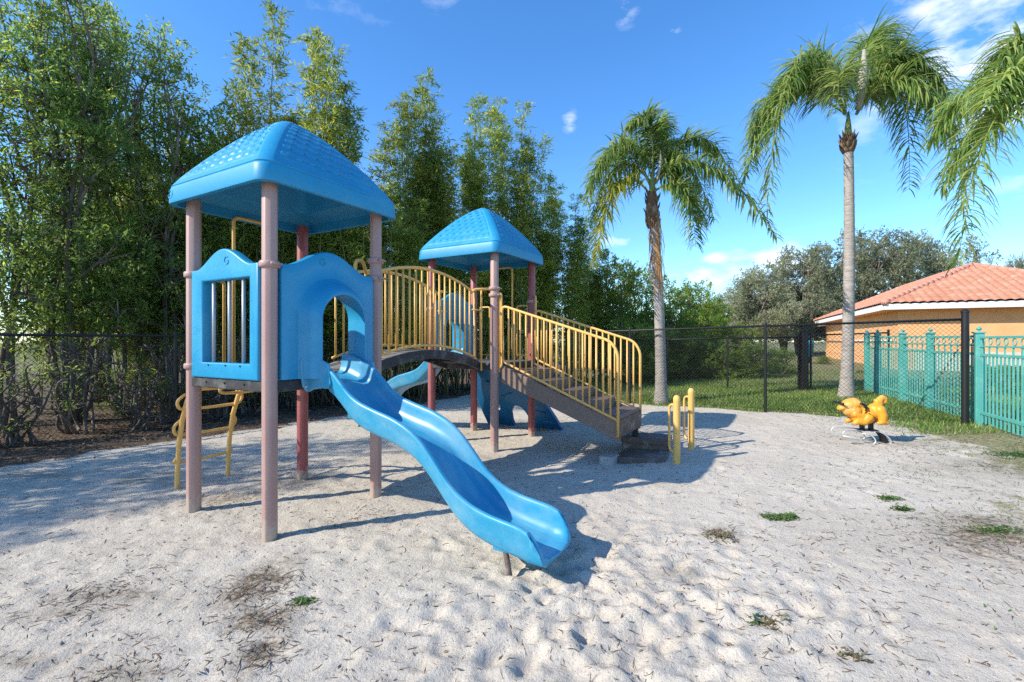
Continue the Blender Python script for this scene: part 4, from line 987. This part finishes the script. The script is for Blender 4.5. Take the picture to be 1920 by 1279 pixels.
palm('shorter palm tree with a brown fibre-hung trunk behind the fence, left of the taller palm', base_at(1240, 12.05), 12.05, 1240, (1223, 372), [
    ((1220, 350), (1150, 284), (1094, 392), -.5), ((1217, 362), (1152, 357), (1108, 505), -.6, 1), ((1228, 345), (1310, 322), (1420, 462), -.9), ((1228, 338), (1312, 254), (1388, 345), .2),
    ((1222, 335), (1185, 258), (1112, 330), .9), ((1223, 330), (1212, 236), (1175, 250), -.4), ((1225, 335), (1258, 246), (1315, 270), 1.3), ((1228, 358), (1266, 372), (1276, 478), -1.0),
    ((1227, 342), (1300, 282), (1372, 395), 1.1), ((1221, 342), (1165, 296), (1120, 400), 1.4), ((1226, 345), (1275, 320), (1330, 415), .3), ((1224, 330), (1236, 228), (1262, 240), .4)],
    .138, .105, .75, ((1226, 345), (1232, 290)), True, .66, 105, 1)
palm('tallest palm tree with smooth grey trunk and pale spear, before the orange house', base_at(1587, 12.1), 12.1, 1587, (1590, 265), [
    ((1583, 215), (1482, 132), (1422, 408), -.4), ((1585, 210), (1505, 138), (1408, 335), .5), ((1590, 190), (1553, 90), (1520, 150), .8), ((1604, 190), (1662, 48), (1745, 150), .6), ((1605, 205), (1702, 128), (1798, 250), .3),
    ((1606, 215), (1722, 138), (1776, 440), -.5), ((1603, 190), (1690, 58), (1738, 190), 1.1), ((1597, 190), (1600, 98), (1640, 120), 1.6), ((1586, 215), (1538, 168), (1500, 262), -1.4), ((1604, 215), (1652, 180), (1692, 290), -1.3),
    ((1606, 210), (1715, 150), (1760, 335), .9), ((1584, 212), (1470, 162), (1440, 300), .9), ((1587, 200), (1530, 120), (1462, 200), 1.5), ((1604, 205), (1668, 120), (1735, 240), -.8)],
    .140, .105, .30, ((1597, 215), (1606, 105)), False, .84, 115, 2)
pb = (10.55, 9.0, float(ground_base(10.55, 9.0)))
palm('palm tree at the right edge whose fronds hang into the picture above the roof', pb, 9.0, 2010, (2012, 190), [
    ((2000, 165), (1895, 140), (1815, 215), -.3), ((2000, 180), (1858, 215), (1768, 500), -.3), ((2005, 150), (1938, 62), (1878, 150), .2), ((2000, 175), (1905, 190), (1840, 330), .8), ((2000, 160), (1910, 120), (1850, 220), 1.2),
    ((2015, 160), (2080, 60), (2170, 220), .2), ((2010, 150), (2030, 40), (2060, 100), 1.0), ((2015, 170), (2110, 120), (2190, 330), -.6), ((2008, 180), (1960, 190), (1935, 330), -1.2)],
    .15, .12, .4, None, False, .84, 105, 3)

# ------------------------------------------------------------------ spring rider (side view, head to the left)
rp = at(1622, 7.2); rider = tag(empty('spring_rider', (rp.x, rp.y, rp.z), R_(-8)), 'orange animal spring rider with black handles and a silver foot frame on the sand', 'spring rider')
u_ = lambda cx, cy: ((cx-760)*.000775, (1045-cy)*.00081)   # from the enlarged view to metres
def blob(bm, c, r, rot=None):
    mtx = Matrix.Translation(c) @ (rot.to_4x4() if rot else Matrix()) @ Matrix.Diagonal((*r, 1)); bmesh.ops.create_icosphere(bm, subdivisions=3, radius=1, matrix=mtx)
def limb(bm, pts, r):
    for (a, ra), (b, rb) in zip(zip(pts, r), zip(pts[1:], r[1:])):
        for k in range(7): t = k/6; blob(bm, Vector(a).lerp(Vector(b), t), (ra+(rb-ra)*t,)*3)
bm = bmesh.new()
def P3(cx, cy, y=0): x, z = u_(cx, cy); return Vector((x, y, z))
blob(bm, P3(830, 520), (.15, .115, .105), Matrix.Rotation(R_(-35), 3, 'Y'))
blob(bm, P3(940, 430), (.105, .10, .105)); blob(bm, P3(660, 560), (.12, .105, .10)); blob(bm, P3(760, 610), (.11, .11, .07))
blob(bm, P3(490, 330), (.125, .11, .085), Matrix.Rotation(R_(-18), 3, 'Y')); blob(bm, P3(555, 320), (.10, .12, .09)); blob(bm, P3(480, 430), (.10, .10, .10)); blob(bm, P3(560, 450), (.11, .12, .12)); blob(bm, P3(360, 385), (.085, .07, .045), Matrix.Rotation(R_(-25), 3, 'Y'))
blob(bm, P3(430, 455), (.06, .06, .05)); blob(bm, P3(335, 380), (.045, .055, .03))
for k in range(11):
    a = R_(-60+k*26); blob(bm, P3(590+95*math.cos(a), 440-110*math.sin(a), 0), (.030, .118, .034))
for k in range(5):
    for sg in (-1, 1): blob(bm, P3(520+35*k, 500+14*k, sg*.105), (.026, .02, .045))
for sg in (-1, 1):
    limb(bm, [P3(760, 560, sg*.085), P3(680, 640, sg*.10), P3(560, 630, sg*.10), P3(520, 660, sg*.10)], [.07, .052, .045, .038])
    limb(bm, [P3(970, 420, sg*.08), P3(1000, 520, sg*.10), P3(1000, 610, sg*.10), P3(1060, 640, sg*.10)], [.075, .062, .052, .040]); blob(bm, P3(960, 650, sg*.10), (.06, .04, .03))
    blob(bm, P3(590, 300, sg*.10), (.03, .02, .035))
limb(bm, [P3(1000, 430), P3(1005, 320), P3(1020, 240), P3(1060, 200), P3(1110, 220), P3(1115, 270), P3(1085, 290)], [.055, .050, .046, .040, .036, .031, .025])
limb(bm, [P3(985, 280), P3(950, 260)], [.05, .03])
me = bpy.data.meshes.new('body'); bm.to_mesh(me); bm.free(); o = bpy.data.objects.new('tmp', me); COL.objects.link(o); md = o.modifiers.new('r', 'REMESH'); md.mode = 'VOXEL'; md.voxel_size = .0085; sm_ = o.modifiers.new('s', 'SMOOTH'); sm_.iterations = 3
me2 = bpy.data.meshes.new_from_object(o.evaluated_get(bpy.context.evaluated_depsgraph_get())); bpy.data.objects.remove(o); me2.name = 'body'
body = link('body', me2, M['rider'], rider, True)
for sg in (-1, 1): MB().lathe([(.002, -.012), (.011, -.006), (.013, 0), (.011, .006), (.002, .012)], P3(420, 395, sg*.075), 10).build('eye', M['black'], None, True).parent = body
sd = MB().loft([[P3(630+(k/8)*105, 330+55*math.sin(k/8*2.4)-10, y)+Vector((0, 0, z)) for y, z in ((-.10, -.02), (-.07, .025), (0, .035), (.07, .025), (.10, -.02), (.05, -.05), (-.05, -.05))] for k in range(9)], True, True, True).build('seat', M['black'], rider, True)
for sg in (-1, 1):
    MB().tube([P3(640, 300, sg*.02), P3(600, 300, sg*.12), P3(590, 300, sg*.17)], .014, 8).build('hand_grip', M['black'], rider, True)
MB().tube([P3(290, 310, -.12), P3(290, 310, .12)], .018, 8).build('handle_bar', M['black'], rider, True)
MB().tube([P3(735, 470, -.125), P3(870, 580, -.13), P3(865, 660, -.08)], .007, 6).build('strap', M['black'], rider, True)
for cx in (705, 862): MB().box(P3(cx, 740), (.045, .07, .14)).build('support_post', M['black'], rider, bevel=.004)
MB().box(P3(790, 800), (.24, .16, .018)).build('base_plate', M['black'], rider, bevel=.003)
loop = fillet([P3(650, 800, -.10), P3(300, 790, -.16), P3(250, 860, -.16), P3(330, 960, -.14), P3(800, 1050, -.14), P3(860, 980, -.14), P3(800, 870, -.12), P3(640, 850, -.10)], .05); MB().tube(loop, .0095, 8).build('foot_frame', M['galv'], rider, True)
loop = fillet([P3(650, 800, .10), P3(300, 790, .16), P3(250, 860, .16), P3(330, 960, .14), P3(800, 1030, .14), P3(860, 980, .14), P3(800, 870, .12), P3(640, 850, .10)], .05); MB().tube(loop, .0095, 8).build('foot_frame', M['galv'], rider, True)
MB().tube([P3(260, 890, -.16), P3(820, 975, -.14)], .009, 8).build('foot_rail', M['galv'], rider, True)
mb = MB(); arc = [(980, 815), (1060, 850), (1120, 900), (1170, 960), (1195, 1050)]
for s_ in (-.07, .07): pass
mb.loft([[P3(cx, cy, -.07), P3(cx, cy, .07), P3(cx-18, cy+12, .07), P3(cx-18, cy+12, -.07)] for cx, cy in [(850, 800)]+arc], True, True, True).build('leaf_spring', M['galv'], rider, bevel=.003)
mb = MB(); mb.loft([[P3(cx, cy, -.07), P3(cx, cy, .07), P3(cx-18, cy+12, .07), P3(cx-18, cy+12, -.07)] for cx, cy in [(1010, 850), (1070, 930), (1090, 1050)]], True, True, True).build('leaf_spring', M['black'], rider, bevel=.003)

# ------------------------------------------------------------------ bamboo and trees
def bamboo_proto(seed, h, nc, spread, env, low=.12, nodes=46, per=4, lv=9, tip=.5):
    q = np.random.default_rng(seed); mb = MB(); P = []; D = []
    for c in range(nc):
        a = q.uniform(0, 6.283); b0 = np.array([math.cos(a), math.sin(a), 0])*spread*q.uniform(.2, 1)*.6
        lean = np.array([math.cos(a), math.sin(a), 0])*spread*q.uniform(.1, 1.1); hh = h*(1 if c == 0 else q.uniform(.70, .96)); dr = np.array([q.normal(0, .12), q.normal(0, .12), 0])*h*.25
        C_ = lambda t: b0+lean*t+dr*t**3+np.array([0, 0, hh*(t-.02*t**4)])
        ts = np.linspace(0, 1, 14); mb.tube([Vector(C_(t)) for t in ts], [float(.024*(1-t)**.7+.004) for t in ts], 6)
        for k in range(nodes):
            t = low+(1-low)*(k+q.random())/nodes
            if q.random() < (.55 if t < .3 else .08): continue
            p = C_(t); e = env(t)
            for j in range(per):
                a2 = q.uniform(0, 6.283); bl = e*q.uniform(.3, 1.05); up = q.uniform(.1, .9)
                bd_ = np.array([math.cos(a2), math.sin(a2), up]); bd_ /= np.linalg.norm(bd_)
                n_ = int(lv*(.6+.6*q.random()))
                s = q.uniform(.25, 1.05, n_)[:, None]; pp = p+bd_*bl*s-np.array([0, 0, 1])*(s**2)*bl*.25
                dd = unit(bd_*.8+q.normal(0, .65, (n_, 3))+np.array([0, 0, -.35])); P.append(pp+q.normal(0, .035, (n_, 3))); D.append(dd)
    for k in range(nc*2):   # bare canes at the foot of the clump
        a = q.uniform(0, 6.283); r = spread*q.uniform(.3, 1.6); p0 = Vector((math.cos(a)*r, math.sin(a)*r, 0)); L = q.uniform(1.5, 4.2); ln = Vector((q.normal(0, .22), q.normal(0, .22), 1))
        mb.tube([p0, p0+ln*L*.5+Vector((q.normal(0, .06), 0, 0)), p0+ln*L], [.019, .015, .006], 5)
    P = np.concatenate(P); D = np.concatenate(D); n = len(P)
    N_ = unit(q.normal(0, .6, (n, 3))+np.array([0, 0, .8]))
    tint = np.clip(q.normal(.42, .22, n)+(vnoise(P[:, 0]*1.0+P[:, 1], P[:, 2], .55, seed)-.5)*.5, 0, 1)
    lm = leaf_mesh('foliage', P, D, N_, q.uniform(.12, .21, n), q.uniform(.024, .040, n), tint)
    return mb.mesh('culms'), lm
def tree_proto(seed, h, blobs, ncl, lv, L=(.07, .13), Wd=(.025, .045), stems=4, r0=.07, base_spread=.3, droop=.25, shell=.55, twig=True, lean=1.0):
    q = np.random.default_rng(seed); mb = MB(); P = []; D = []
    vol = np.array([b[3]**2.3 for b in blobs]); vol /= vol.sum(); roots = []
    for s in range(stems):
        a = 6.283*s/stems+q.uniform(-.4, .4); roots.append(np.array([math.cos(a), math.sin(a), 0])*base_spread*q.uniform(.3, 1))
    top = max(b[2] for b in blobs); st_ = []
    for rt in roots:
        out_ = rt/ (np.linalg.norm(rt)+1e-6)*q.uniform(.3, 1.0)*max(abs(b[0]) for b in blobs)*.55; hh_ = top*q.uniform(.75, .98); w1, w2 = q.normal(0, .12, 3), q.normal(0, .16, 3)
        cv = [rt*.6+out_*t**1.2+np.array([0, 0, hh_*t])+w1*math.sin(t*5)+w2*math.sin(t*9)*.6 for t in np.linspace(0, 1, 16)]; st_.append(cv)
        rr0 = r0*q.uniform(.7, 1.25); mb.tube([Vector(tuple(v)) for v in cv], [float(rr0*(1-k/15)**.8+.012)*(1.35 if k == 0 else 1) for k in range(16)], 8)
    for i, (bx, by, bz, br) in enumerate(blobs):
        e = np.array([bx, by, bz]); best = min(((np.linalg.norm(c_-e)+abs(c_[2]-bz*.72)*1.2, si, ci) for si, cv in enumerate(st_) for ci, c_ in enumerate(cv) if c_[2] < bz-.1*br), default=(0, 0, 3))
        s0 = st_[best[1]][best[2]]; m1 = s0*.5+e*.5+q.normal(0, .12, 3)+np.array([0, 0, -.05])
        cr_ = [Vector(tuple(s0)), Vector(tuple(s0*.75+m1*.25+q.normal(0, .04, 3))), Vector(tuple(m1)), Vector(tuple(m1*.5+e*.5+q.normal(0, .08, 3))), Vector(tuple(e))]
        n_ = 5; mb.tube(cr_, [float(r0*.5*(1-k/4)**.8+.009) for k in range(5)], 6)
        if twig:
            for k in range(7):
                d = q.normal(size=3); d[2] = abs(d[2])*.6; d /= np.linalg.norm(d); f_ = q.uniform(.5, .95); s0 = np.array(cr_[int(f_*(n_-1))]); mb.tube([Vector(tuple(s0)), Vector(tuple(s0+d*br*.5+q.normal(0, .06, 3))), Vector(tuple(s0+d*br*.95))], [.016, .010, .004], 4)
    for i, (bx, by, bz, br) in enumerate(blobs):
        nn = int(ncl*vol[i])
        d = rand_dirs(nn, q); rr = br*(shell+(1.05-shell)*q.random(nn)**.7)*(1+.25*q.normal(size=nn)*.6)
        c = np.array([bx, by, bz])+d*rr[:, None]*np.array([1, 1, .85])
        for k in range(nn):
            m = int(lv*q.uniform(.6, 1.4)); base = d[k]*.6+np.array([0, 0, .25])+q.normal(0, .5, 3)
            dd = unit(base+q.normal(0, .75, (m, 3))+np.array([0, 0, -droop])); P.append(c[k]+q.normal(0, .055+.05*(br > 1), (m, 3))); D.append(dd)
    P = np.concatenate(P); D = np.concatenate(D); n = len(P); ok = P[:, 2] > .05; P, D = P[ok], D[ok]; n = len(P)
    N_ = unit(q.normal(0, .6, (n, 3))+np.array([0, 0, .9]))
    tint = np.clip(q.normal(.42, .22, n)+(vnoise(P[:, 0]+P[:, 1]*.7, P[:, 2], .6, seed)-.5)*.55, 0, 1)
    return mb.mesh('trunk'), leaf_mesh('crown', P, D, N_, q.uniform(*L, n), q.uniform(*Wd, n), tint)
def blobs_(seed, n, h0, h1, rad, r=(.5, .9), taper=.6):
    q = np.random.default_rng(seed); out = []
    for i in range(n):
        t = (i+q.random())/n; z = h0+(h1-h0)*t; R0 = rad*(1-taper*t**1.6)*q.uniform(.25, 1); a = i*2.4+q.uniform(-.5, .5); out.append((R0*math.cos(a), R0*math.sin(a), z, q.uniform(*r)*(1-.3*t)))
    return out
def place(name, parts, pos, h, h0, mats, label, cat, group, rz=None, w=1.0):
    root = tag(empty(name, pos, random.uniform(0, 6.283) if rz is None else rz), label, cat, group); s = h/h0; root.scale = (w*s**.35, w*s**.35, s)
    for nm, me, m in zip(*parts, mats): link(nm, me, m, root, nm in ('culms', 'trunk'))
    return root
def top_h(px, d, py): x = (px-960)/F*d; return CAMZ-(py-HY)*d/F-float(ground_base(x, d))
spire = lambda w: (lambda t: w*(.75 if t < .3 else 1.0 if t < .6 else 1-.55*((t-.6)/.4)**1.4))
BP = [bamboo_proto(101, 10, 6, .42, spire(.80), nodes=60, per=6, lv=13), bamboo_proto(102, 10, 7, .42, spire(.72), nodes=58, per=6, lv=13), bamboo_proto(103, 10, 8, .60, spire(.85), nodes=50, per=5, lv=14), bamboo_proto(104, 8, 9, .85, spire(.80), low=.2, nodes=40, per=5, lv=13)]
HB = [10, 10, 10, 8]
MBB = (M['culm'], M['bamboo_leaf']); NB = (('culms', 'foliage'),)
def bamboo(px, d, ty, k, label, group, w=1.0, rz=None):
    p = at(px, d); p.z = float(ground_z(p.x, p.y))-.02
    return place('bamboo_clump', (('culms', 'foliage'), BP[k]), p, top_h(px, d, ty), HB[k]*.985, MBB, label, 'bamboo', group, rz, w)
GB = 'bamboo clumps in the row behind the left fence'
for a in ((492, 12.2, -30, 0, 'tall bamboo spire reaching the top of the picture above the front tower roof', .95), (612, 12.9, 50, 1, 'narrow bamboo spire with a thin leaning tip, second spire above the front tower', .95),
          (682, 12.6, 225, 2, 'lower bushy bamboo at the right shoulder of the front tower roof', .95), (772, 14.6, 168, 1, 'slim bamboo spire at the left of the group between the two towers', .9), (842, 15.2, 132, 0, 'highest bamboo spire of the group between the two towers', .9),
          (908, 15.8, 186, 1, 'bamboo spire directly above the peak of the smaller roof', .95), (965, 16.3, 176, 2, 'bamboo spire leaning right, rightmost tall one above the smaller roof', .8), (1022, 17.2, 330, 1, 'short pointed bamboo clump just right of the smaller roof', 1.0), (1068, 17.6, 352, 2, 'short bushy bamboo clump between the smaller roof and the shorter palm', .85),
          (735, 13.2, 330, 3, 'bushy low bamboo between the two tower roofs', .8), (560, 13.4, 215, 2, 'mid-height bamboo behind the front tower roof, between the two left spires', .85)):
    bamboo(a[0], a[1], a[2], a[3], a[4], GB, a[5]*1.14)
fl = 'dense green bamboo clump filling the row behind the left fence, below the spires'
for px, d, ty, k in ((455, 13.8, 250, 2), (530, 14.6, 260, 3), (640, 15.5, 310, 3), (700, 14.9, 345, 3), (800, 17.0, 360, 3), (860, 17.5, 300, 2), (935, 18.0, 330, 3), (1000, 18.5, 400, 3), (1090, 18.8, 440, 3),
                     (395, 12.6, 260, 2), (270, 11.6, 320, 2), (130, 12.0, 330, 3), (660, 13.8, 420, 3), (950, 17.0, 440, 3), (425, 12.0, 330, 3), (310, 14.0, 260, 2), (240, 14.5, 260, 3), (380, 15, 260, 2)):
    bamboo(px, d, ty, k, fl, GB)
TP = [tree_proto(201, 8.5, blobs_(1, 30, 1.7, 8.0, 1.55, (.55, .85), .45), 1600, 13, r0=.030, stems=5), tree_proto(202, 8.5, blobs_(2, 30, 1.6, 8.0, 1.45, (.5, .8), .5), 1550, 13, r0=.055, stems=5, base_spread=.22), tree_proto(203, 6, blobs_(3, 20, 1.1, 5.5, 1.25, (.5, .75), .5), 1000, 13, r0=.03)]
HT = [8.7, 8.7, 6.1]; MT = (M['bark'], M['tree_leaf'])
def tree(px, d, ty, k, label, name='leafy_tree', cat='tree', group='leafy trees behind the left fence', w=1.0, mats=MT, protos=TP, hs_=HT, rz=None):
    p = at(px, d); p.z = float(ground_z(p.x, p.y))-.03
    return place(name, (('trunk', 'crown'), protos[k]), p, top_h(px, d, ty), hs_[k], mats, label, cat, group, rz, w)
tree(15, 9.4, -160, 0, 'leafy green tree at the far left edge, crown cut by the frame'); tree(135, 9.9, -120, 1, 'leafy tree with several pale leaning stems from one base at the left fence'); tree(232, 10.8, -45, 0, 'tall leafy tree left of the sky gap at the top')
tree(330, 11.4, 62, 1, 'rounded leafy tree right below the sky gap, left of the tallest bamboo', w=1.0); tree(405, 12.4, 165, 2, 'smaller leafy tree just left of the front tower roof'); tree(185, 13.2, -20, 1, 'leafy tree in the second row, left of the sky gap', w=1.0)
for i, (x, y, h, k) in enumerate(((-10.9, 4.3, 7.4, 0), (-11.9, 2.5, 7.6, 2), (-12.7, .9, 7.0, 0), (-11.2, 1.2, 5.0, 2))):
    place('leafy_tree', (('trunk', 'crown'), TP[k]), (x, y, 0), h, HT[k], MT, 'leafy tree of the row beyond the left edge of the picture, casting dappled shade', 'tree', 'leafy trees behind the left fence')
# shrubs and far trees on the right
hq = np.random.default_rng(77); n = 7000; hx = hq.uniform(-.45, .45, n); hy = hq.uniform(-1.3, 1.3, n); hz = hq.uniform(0, .62, n)*(1-.25*np.clip(np.abs(hy)-.9, 0, 1)*2)
edge = hq.integers(0, 3, n); hx = np.where(edge == 0, np.sign(hx)*(.42+.06*hq.normal(size=n)), hx); hz = np.where(edge == 1, .62+.04*hq.normal(size=n), hz)
Ph = np.stack([hx, hy, hz], -1)
hd = tag(empty('hedge', (12.75, 11.5, .36), R_(-115)), 'low dark clipped hedge behind the teal picket fence at the right edge', 'hedge')
link('foliage', leaf_mesh('foliage', Ph, rand_dirs(n, hq), rand_dirs(n, hq), hq.uniform(.05, .09, n), hq.uniform(.02, .04, n), hq.random(n)*.45), M['tree_leaf'], hd)
mb = MB()
for k in range(14): mb.tube([(hq.normal(0, .1), -1.2+.18*k, -.05), (hq.normal(0, .15), -1.2+.18*k+hq.normal(0, .1), .5)], [.03, .012], 6)
mb.build('stems', M['bark'], hd)
SP = [tree_proto(301, 4.5, blobs_(4, 22, .5, 4.1, 1.6, (.5, .8), .55), 1000, 12, (.10, .17), (.035, .06), r0=.05), tree_proto(302, 3, blobs_(5, 12, .3, 2.4, .9, (.4, .6), .5), 520, 12, (.08, .16), (.02, .035), r0=.03, droop=.1)]
HS = [4.6, 2.9]
GS = 'bright shrubs beyond the distant fence'
SB = (M['bark'], M['bright_leaf']); SD = (M['bark'], M['tree_leaf'])
for px, d, ty, k, mm, lab, w in ((1150, 19.5, 462, 0, SB, 'tall pale green shrub left of the shorter palm trunk', .9), (1196, 21, 478, 0, SD, 'dark green shrub just behind the shorter palm trunk', .9), (1265, 22, 512, 0, SB, 'bright yellow-green shrub right of the shorter palm trunk', 1.0),
                                 (1305, 23, 520, 0, SB, 'bright pointed shrub between the shorter palm and the grey oaks', .9), (1338, 24, 552, 0, SB, 'low bright shrub in front of the leftmost oak', .85), (1125, 20.5, 520, 0, SD, 'dark shrub behind the end of the stair railing', .9), (1230, 18.5, 600, 0, SD, 'dark green hedge shrub behind the distant fence, beside the palm trunk', .95),
                                 (1180, 17.6, 590, 0, SD, 'dark shrub behind the lower stair railing', .95), (1290, 18.8, 615, 0, SD, 'dark shaded hedge shrub right of the palm trunk', .95), (1348, 18.6, 628, 1, SD, 'dark low shrub left of the big bright bush', 1.3), (1412, 18.2, 632, 1, SB, 'big bright green grassy bush in the middle beyond the fences', 1.35), (1462, 19.6, 645, 1, SB, 'lower bright green bush left of the thick black post', 1.2),
                                 (1385, 20.5, 600, 0, SB, 'light green shrub behind the big bright bush', .8), (1545, 26, 664, 1, SD, 'small dark shrub at the corner of the orange house wall', .8), (1612, 19.2, 692, 1, SD, 'low brown-green shrub against the orange house wall', .5), (1240, 20, 560, 0, SB, 'green shrub directly behind the shorter palm trunk', 1.0), (1320, 21, 575, 0, SD, 'dark green shrub below the bright pointed shrub', 1.0)):
    tree(px, d, ty, k, lab, 'shrub', 'shrub', GS, w, mm, SP, HS)
OP = [tree_proto(401, 8, blobs_(6, 34, 2.0, 7.3, 4.2, (.85, 1.3), .65), 3600, 11, (.12, .2), (.05, .085), r0=.13, stems=3, shell=.35), tree_proto(402, 8, blobs_(7, 30, 2.6, 7.4, 4.0, (.7, 1.1), .6), 1300, 9, (.12, .2), (.045, .075), r0=.12, stems=3, shell=.25)]
HO = [8.1, 8.1]; MO = (M['bark'], M['oak_leaf']); GO = 'grey-green oaks behind the house'
for px, d, ty, k, lab, w in ((1420, 40, 492, 0, 'lower grey-green oak right of the bright shrubs', .75), (1500, 45, 452, 0, 'grey-green oak between the two palm trunks', .9), (1612, 47, 420, 0, 'tallest grey-green oak behind the tallest palm trunk', 1.0), (1700, 49, 432, 0, 'dark oak behind the left slope of the house roof', 1.0), (1795, 48, 432, 1, 'sparse oak with thin bare branches above the house roof', .95),
                             (1470, 48, 520, 0, 'far oak low behind the other oaks', 1.0), (1370, 44, 545, 0, 'small far oak left of the other oaks', .9), (1560, 52, 540, 0, 'far oak near the left end of the house', 1.1), (1905, 52, 470, 0, 'small far green treetop at the right edge above the roof', .35)):
    tree(px, d, ty, k, lab, 'oak_tree', 'tree', GO, w*1.25, MO, OP, HO)

# understory plants at the foot of the left trees
UP = [tree_proto(501, 2.2, blobs_(9, 9, .5, 1.9, .75, (.3, .5), .3), 80, 8, (.07, .14), (.022, .04), r0=.018, stems=9, base_spread=.3), tree_proto(502, 2.2, blobs_(11, 7, .7, 2.0, .6, (.25, .45), .3), 60, 8, (.07, .14), (.022, .04), r0=.015, stems=12, base_spread=.45)]
for k_, (k, o_, h_) in enumerate(((-.6, 1.3, 1.9), (.35, .9, 1.5), (1.2, 1.5, 2.2), (1.9, .8, 1.4), (2.7, 1.3, 2.0), (3.4, 1.0, 1.6), (4.3, 1.4, 2.1), (5.2, 1.0, 1.7), (6.1, 1.3, 2.0), (7.0, 1.0, 1.6), (8.0, 1.3, 2.0), (9.0, 1.1, 1.7), (10.2, 1.3, 2.0))):
    x, y = LA.x+LD.x*k+LN.x*o_, LA.y+LD.y*k+LN.y*o_
    place('understory_shrub', (('trunk', 'crown'), UP[k_ % 2]), (x, y, float(ground_z(x, y))-.02), h_, 2.2, MT, 'thin-stemmed dark understory shrub just behind the left chain-link fence', 'shrub', 'understory shrubs behind the left fence')
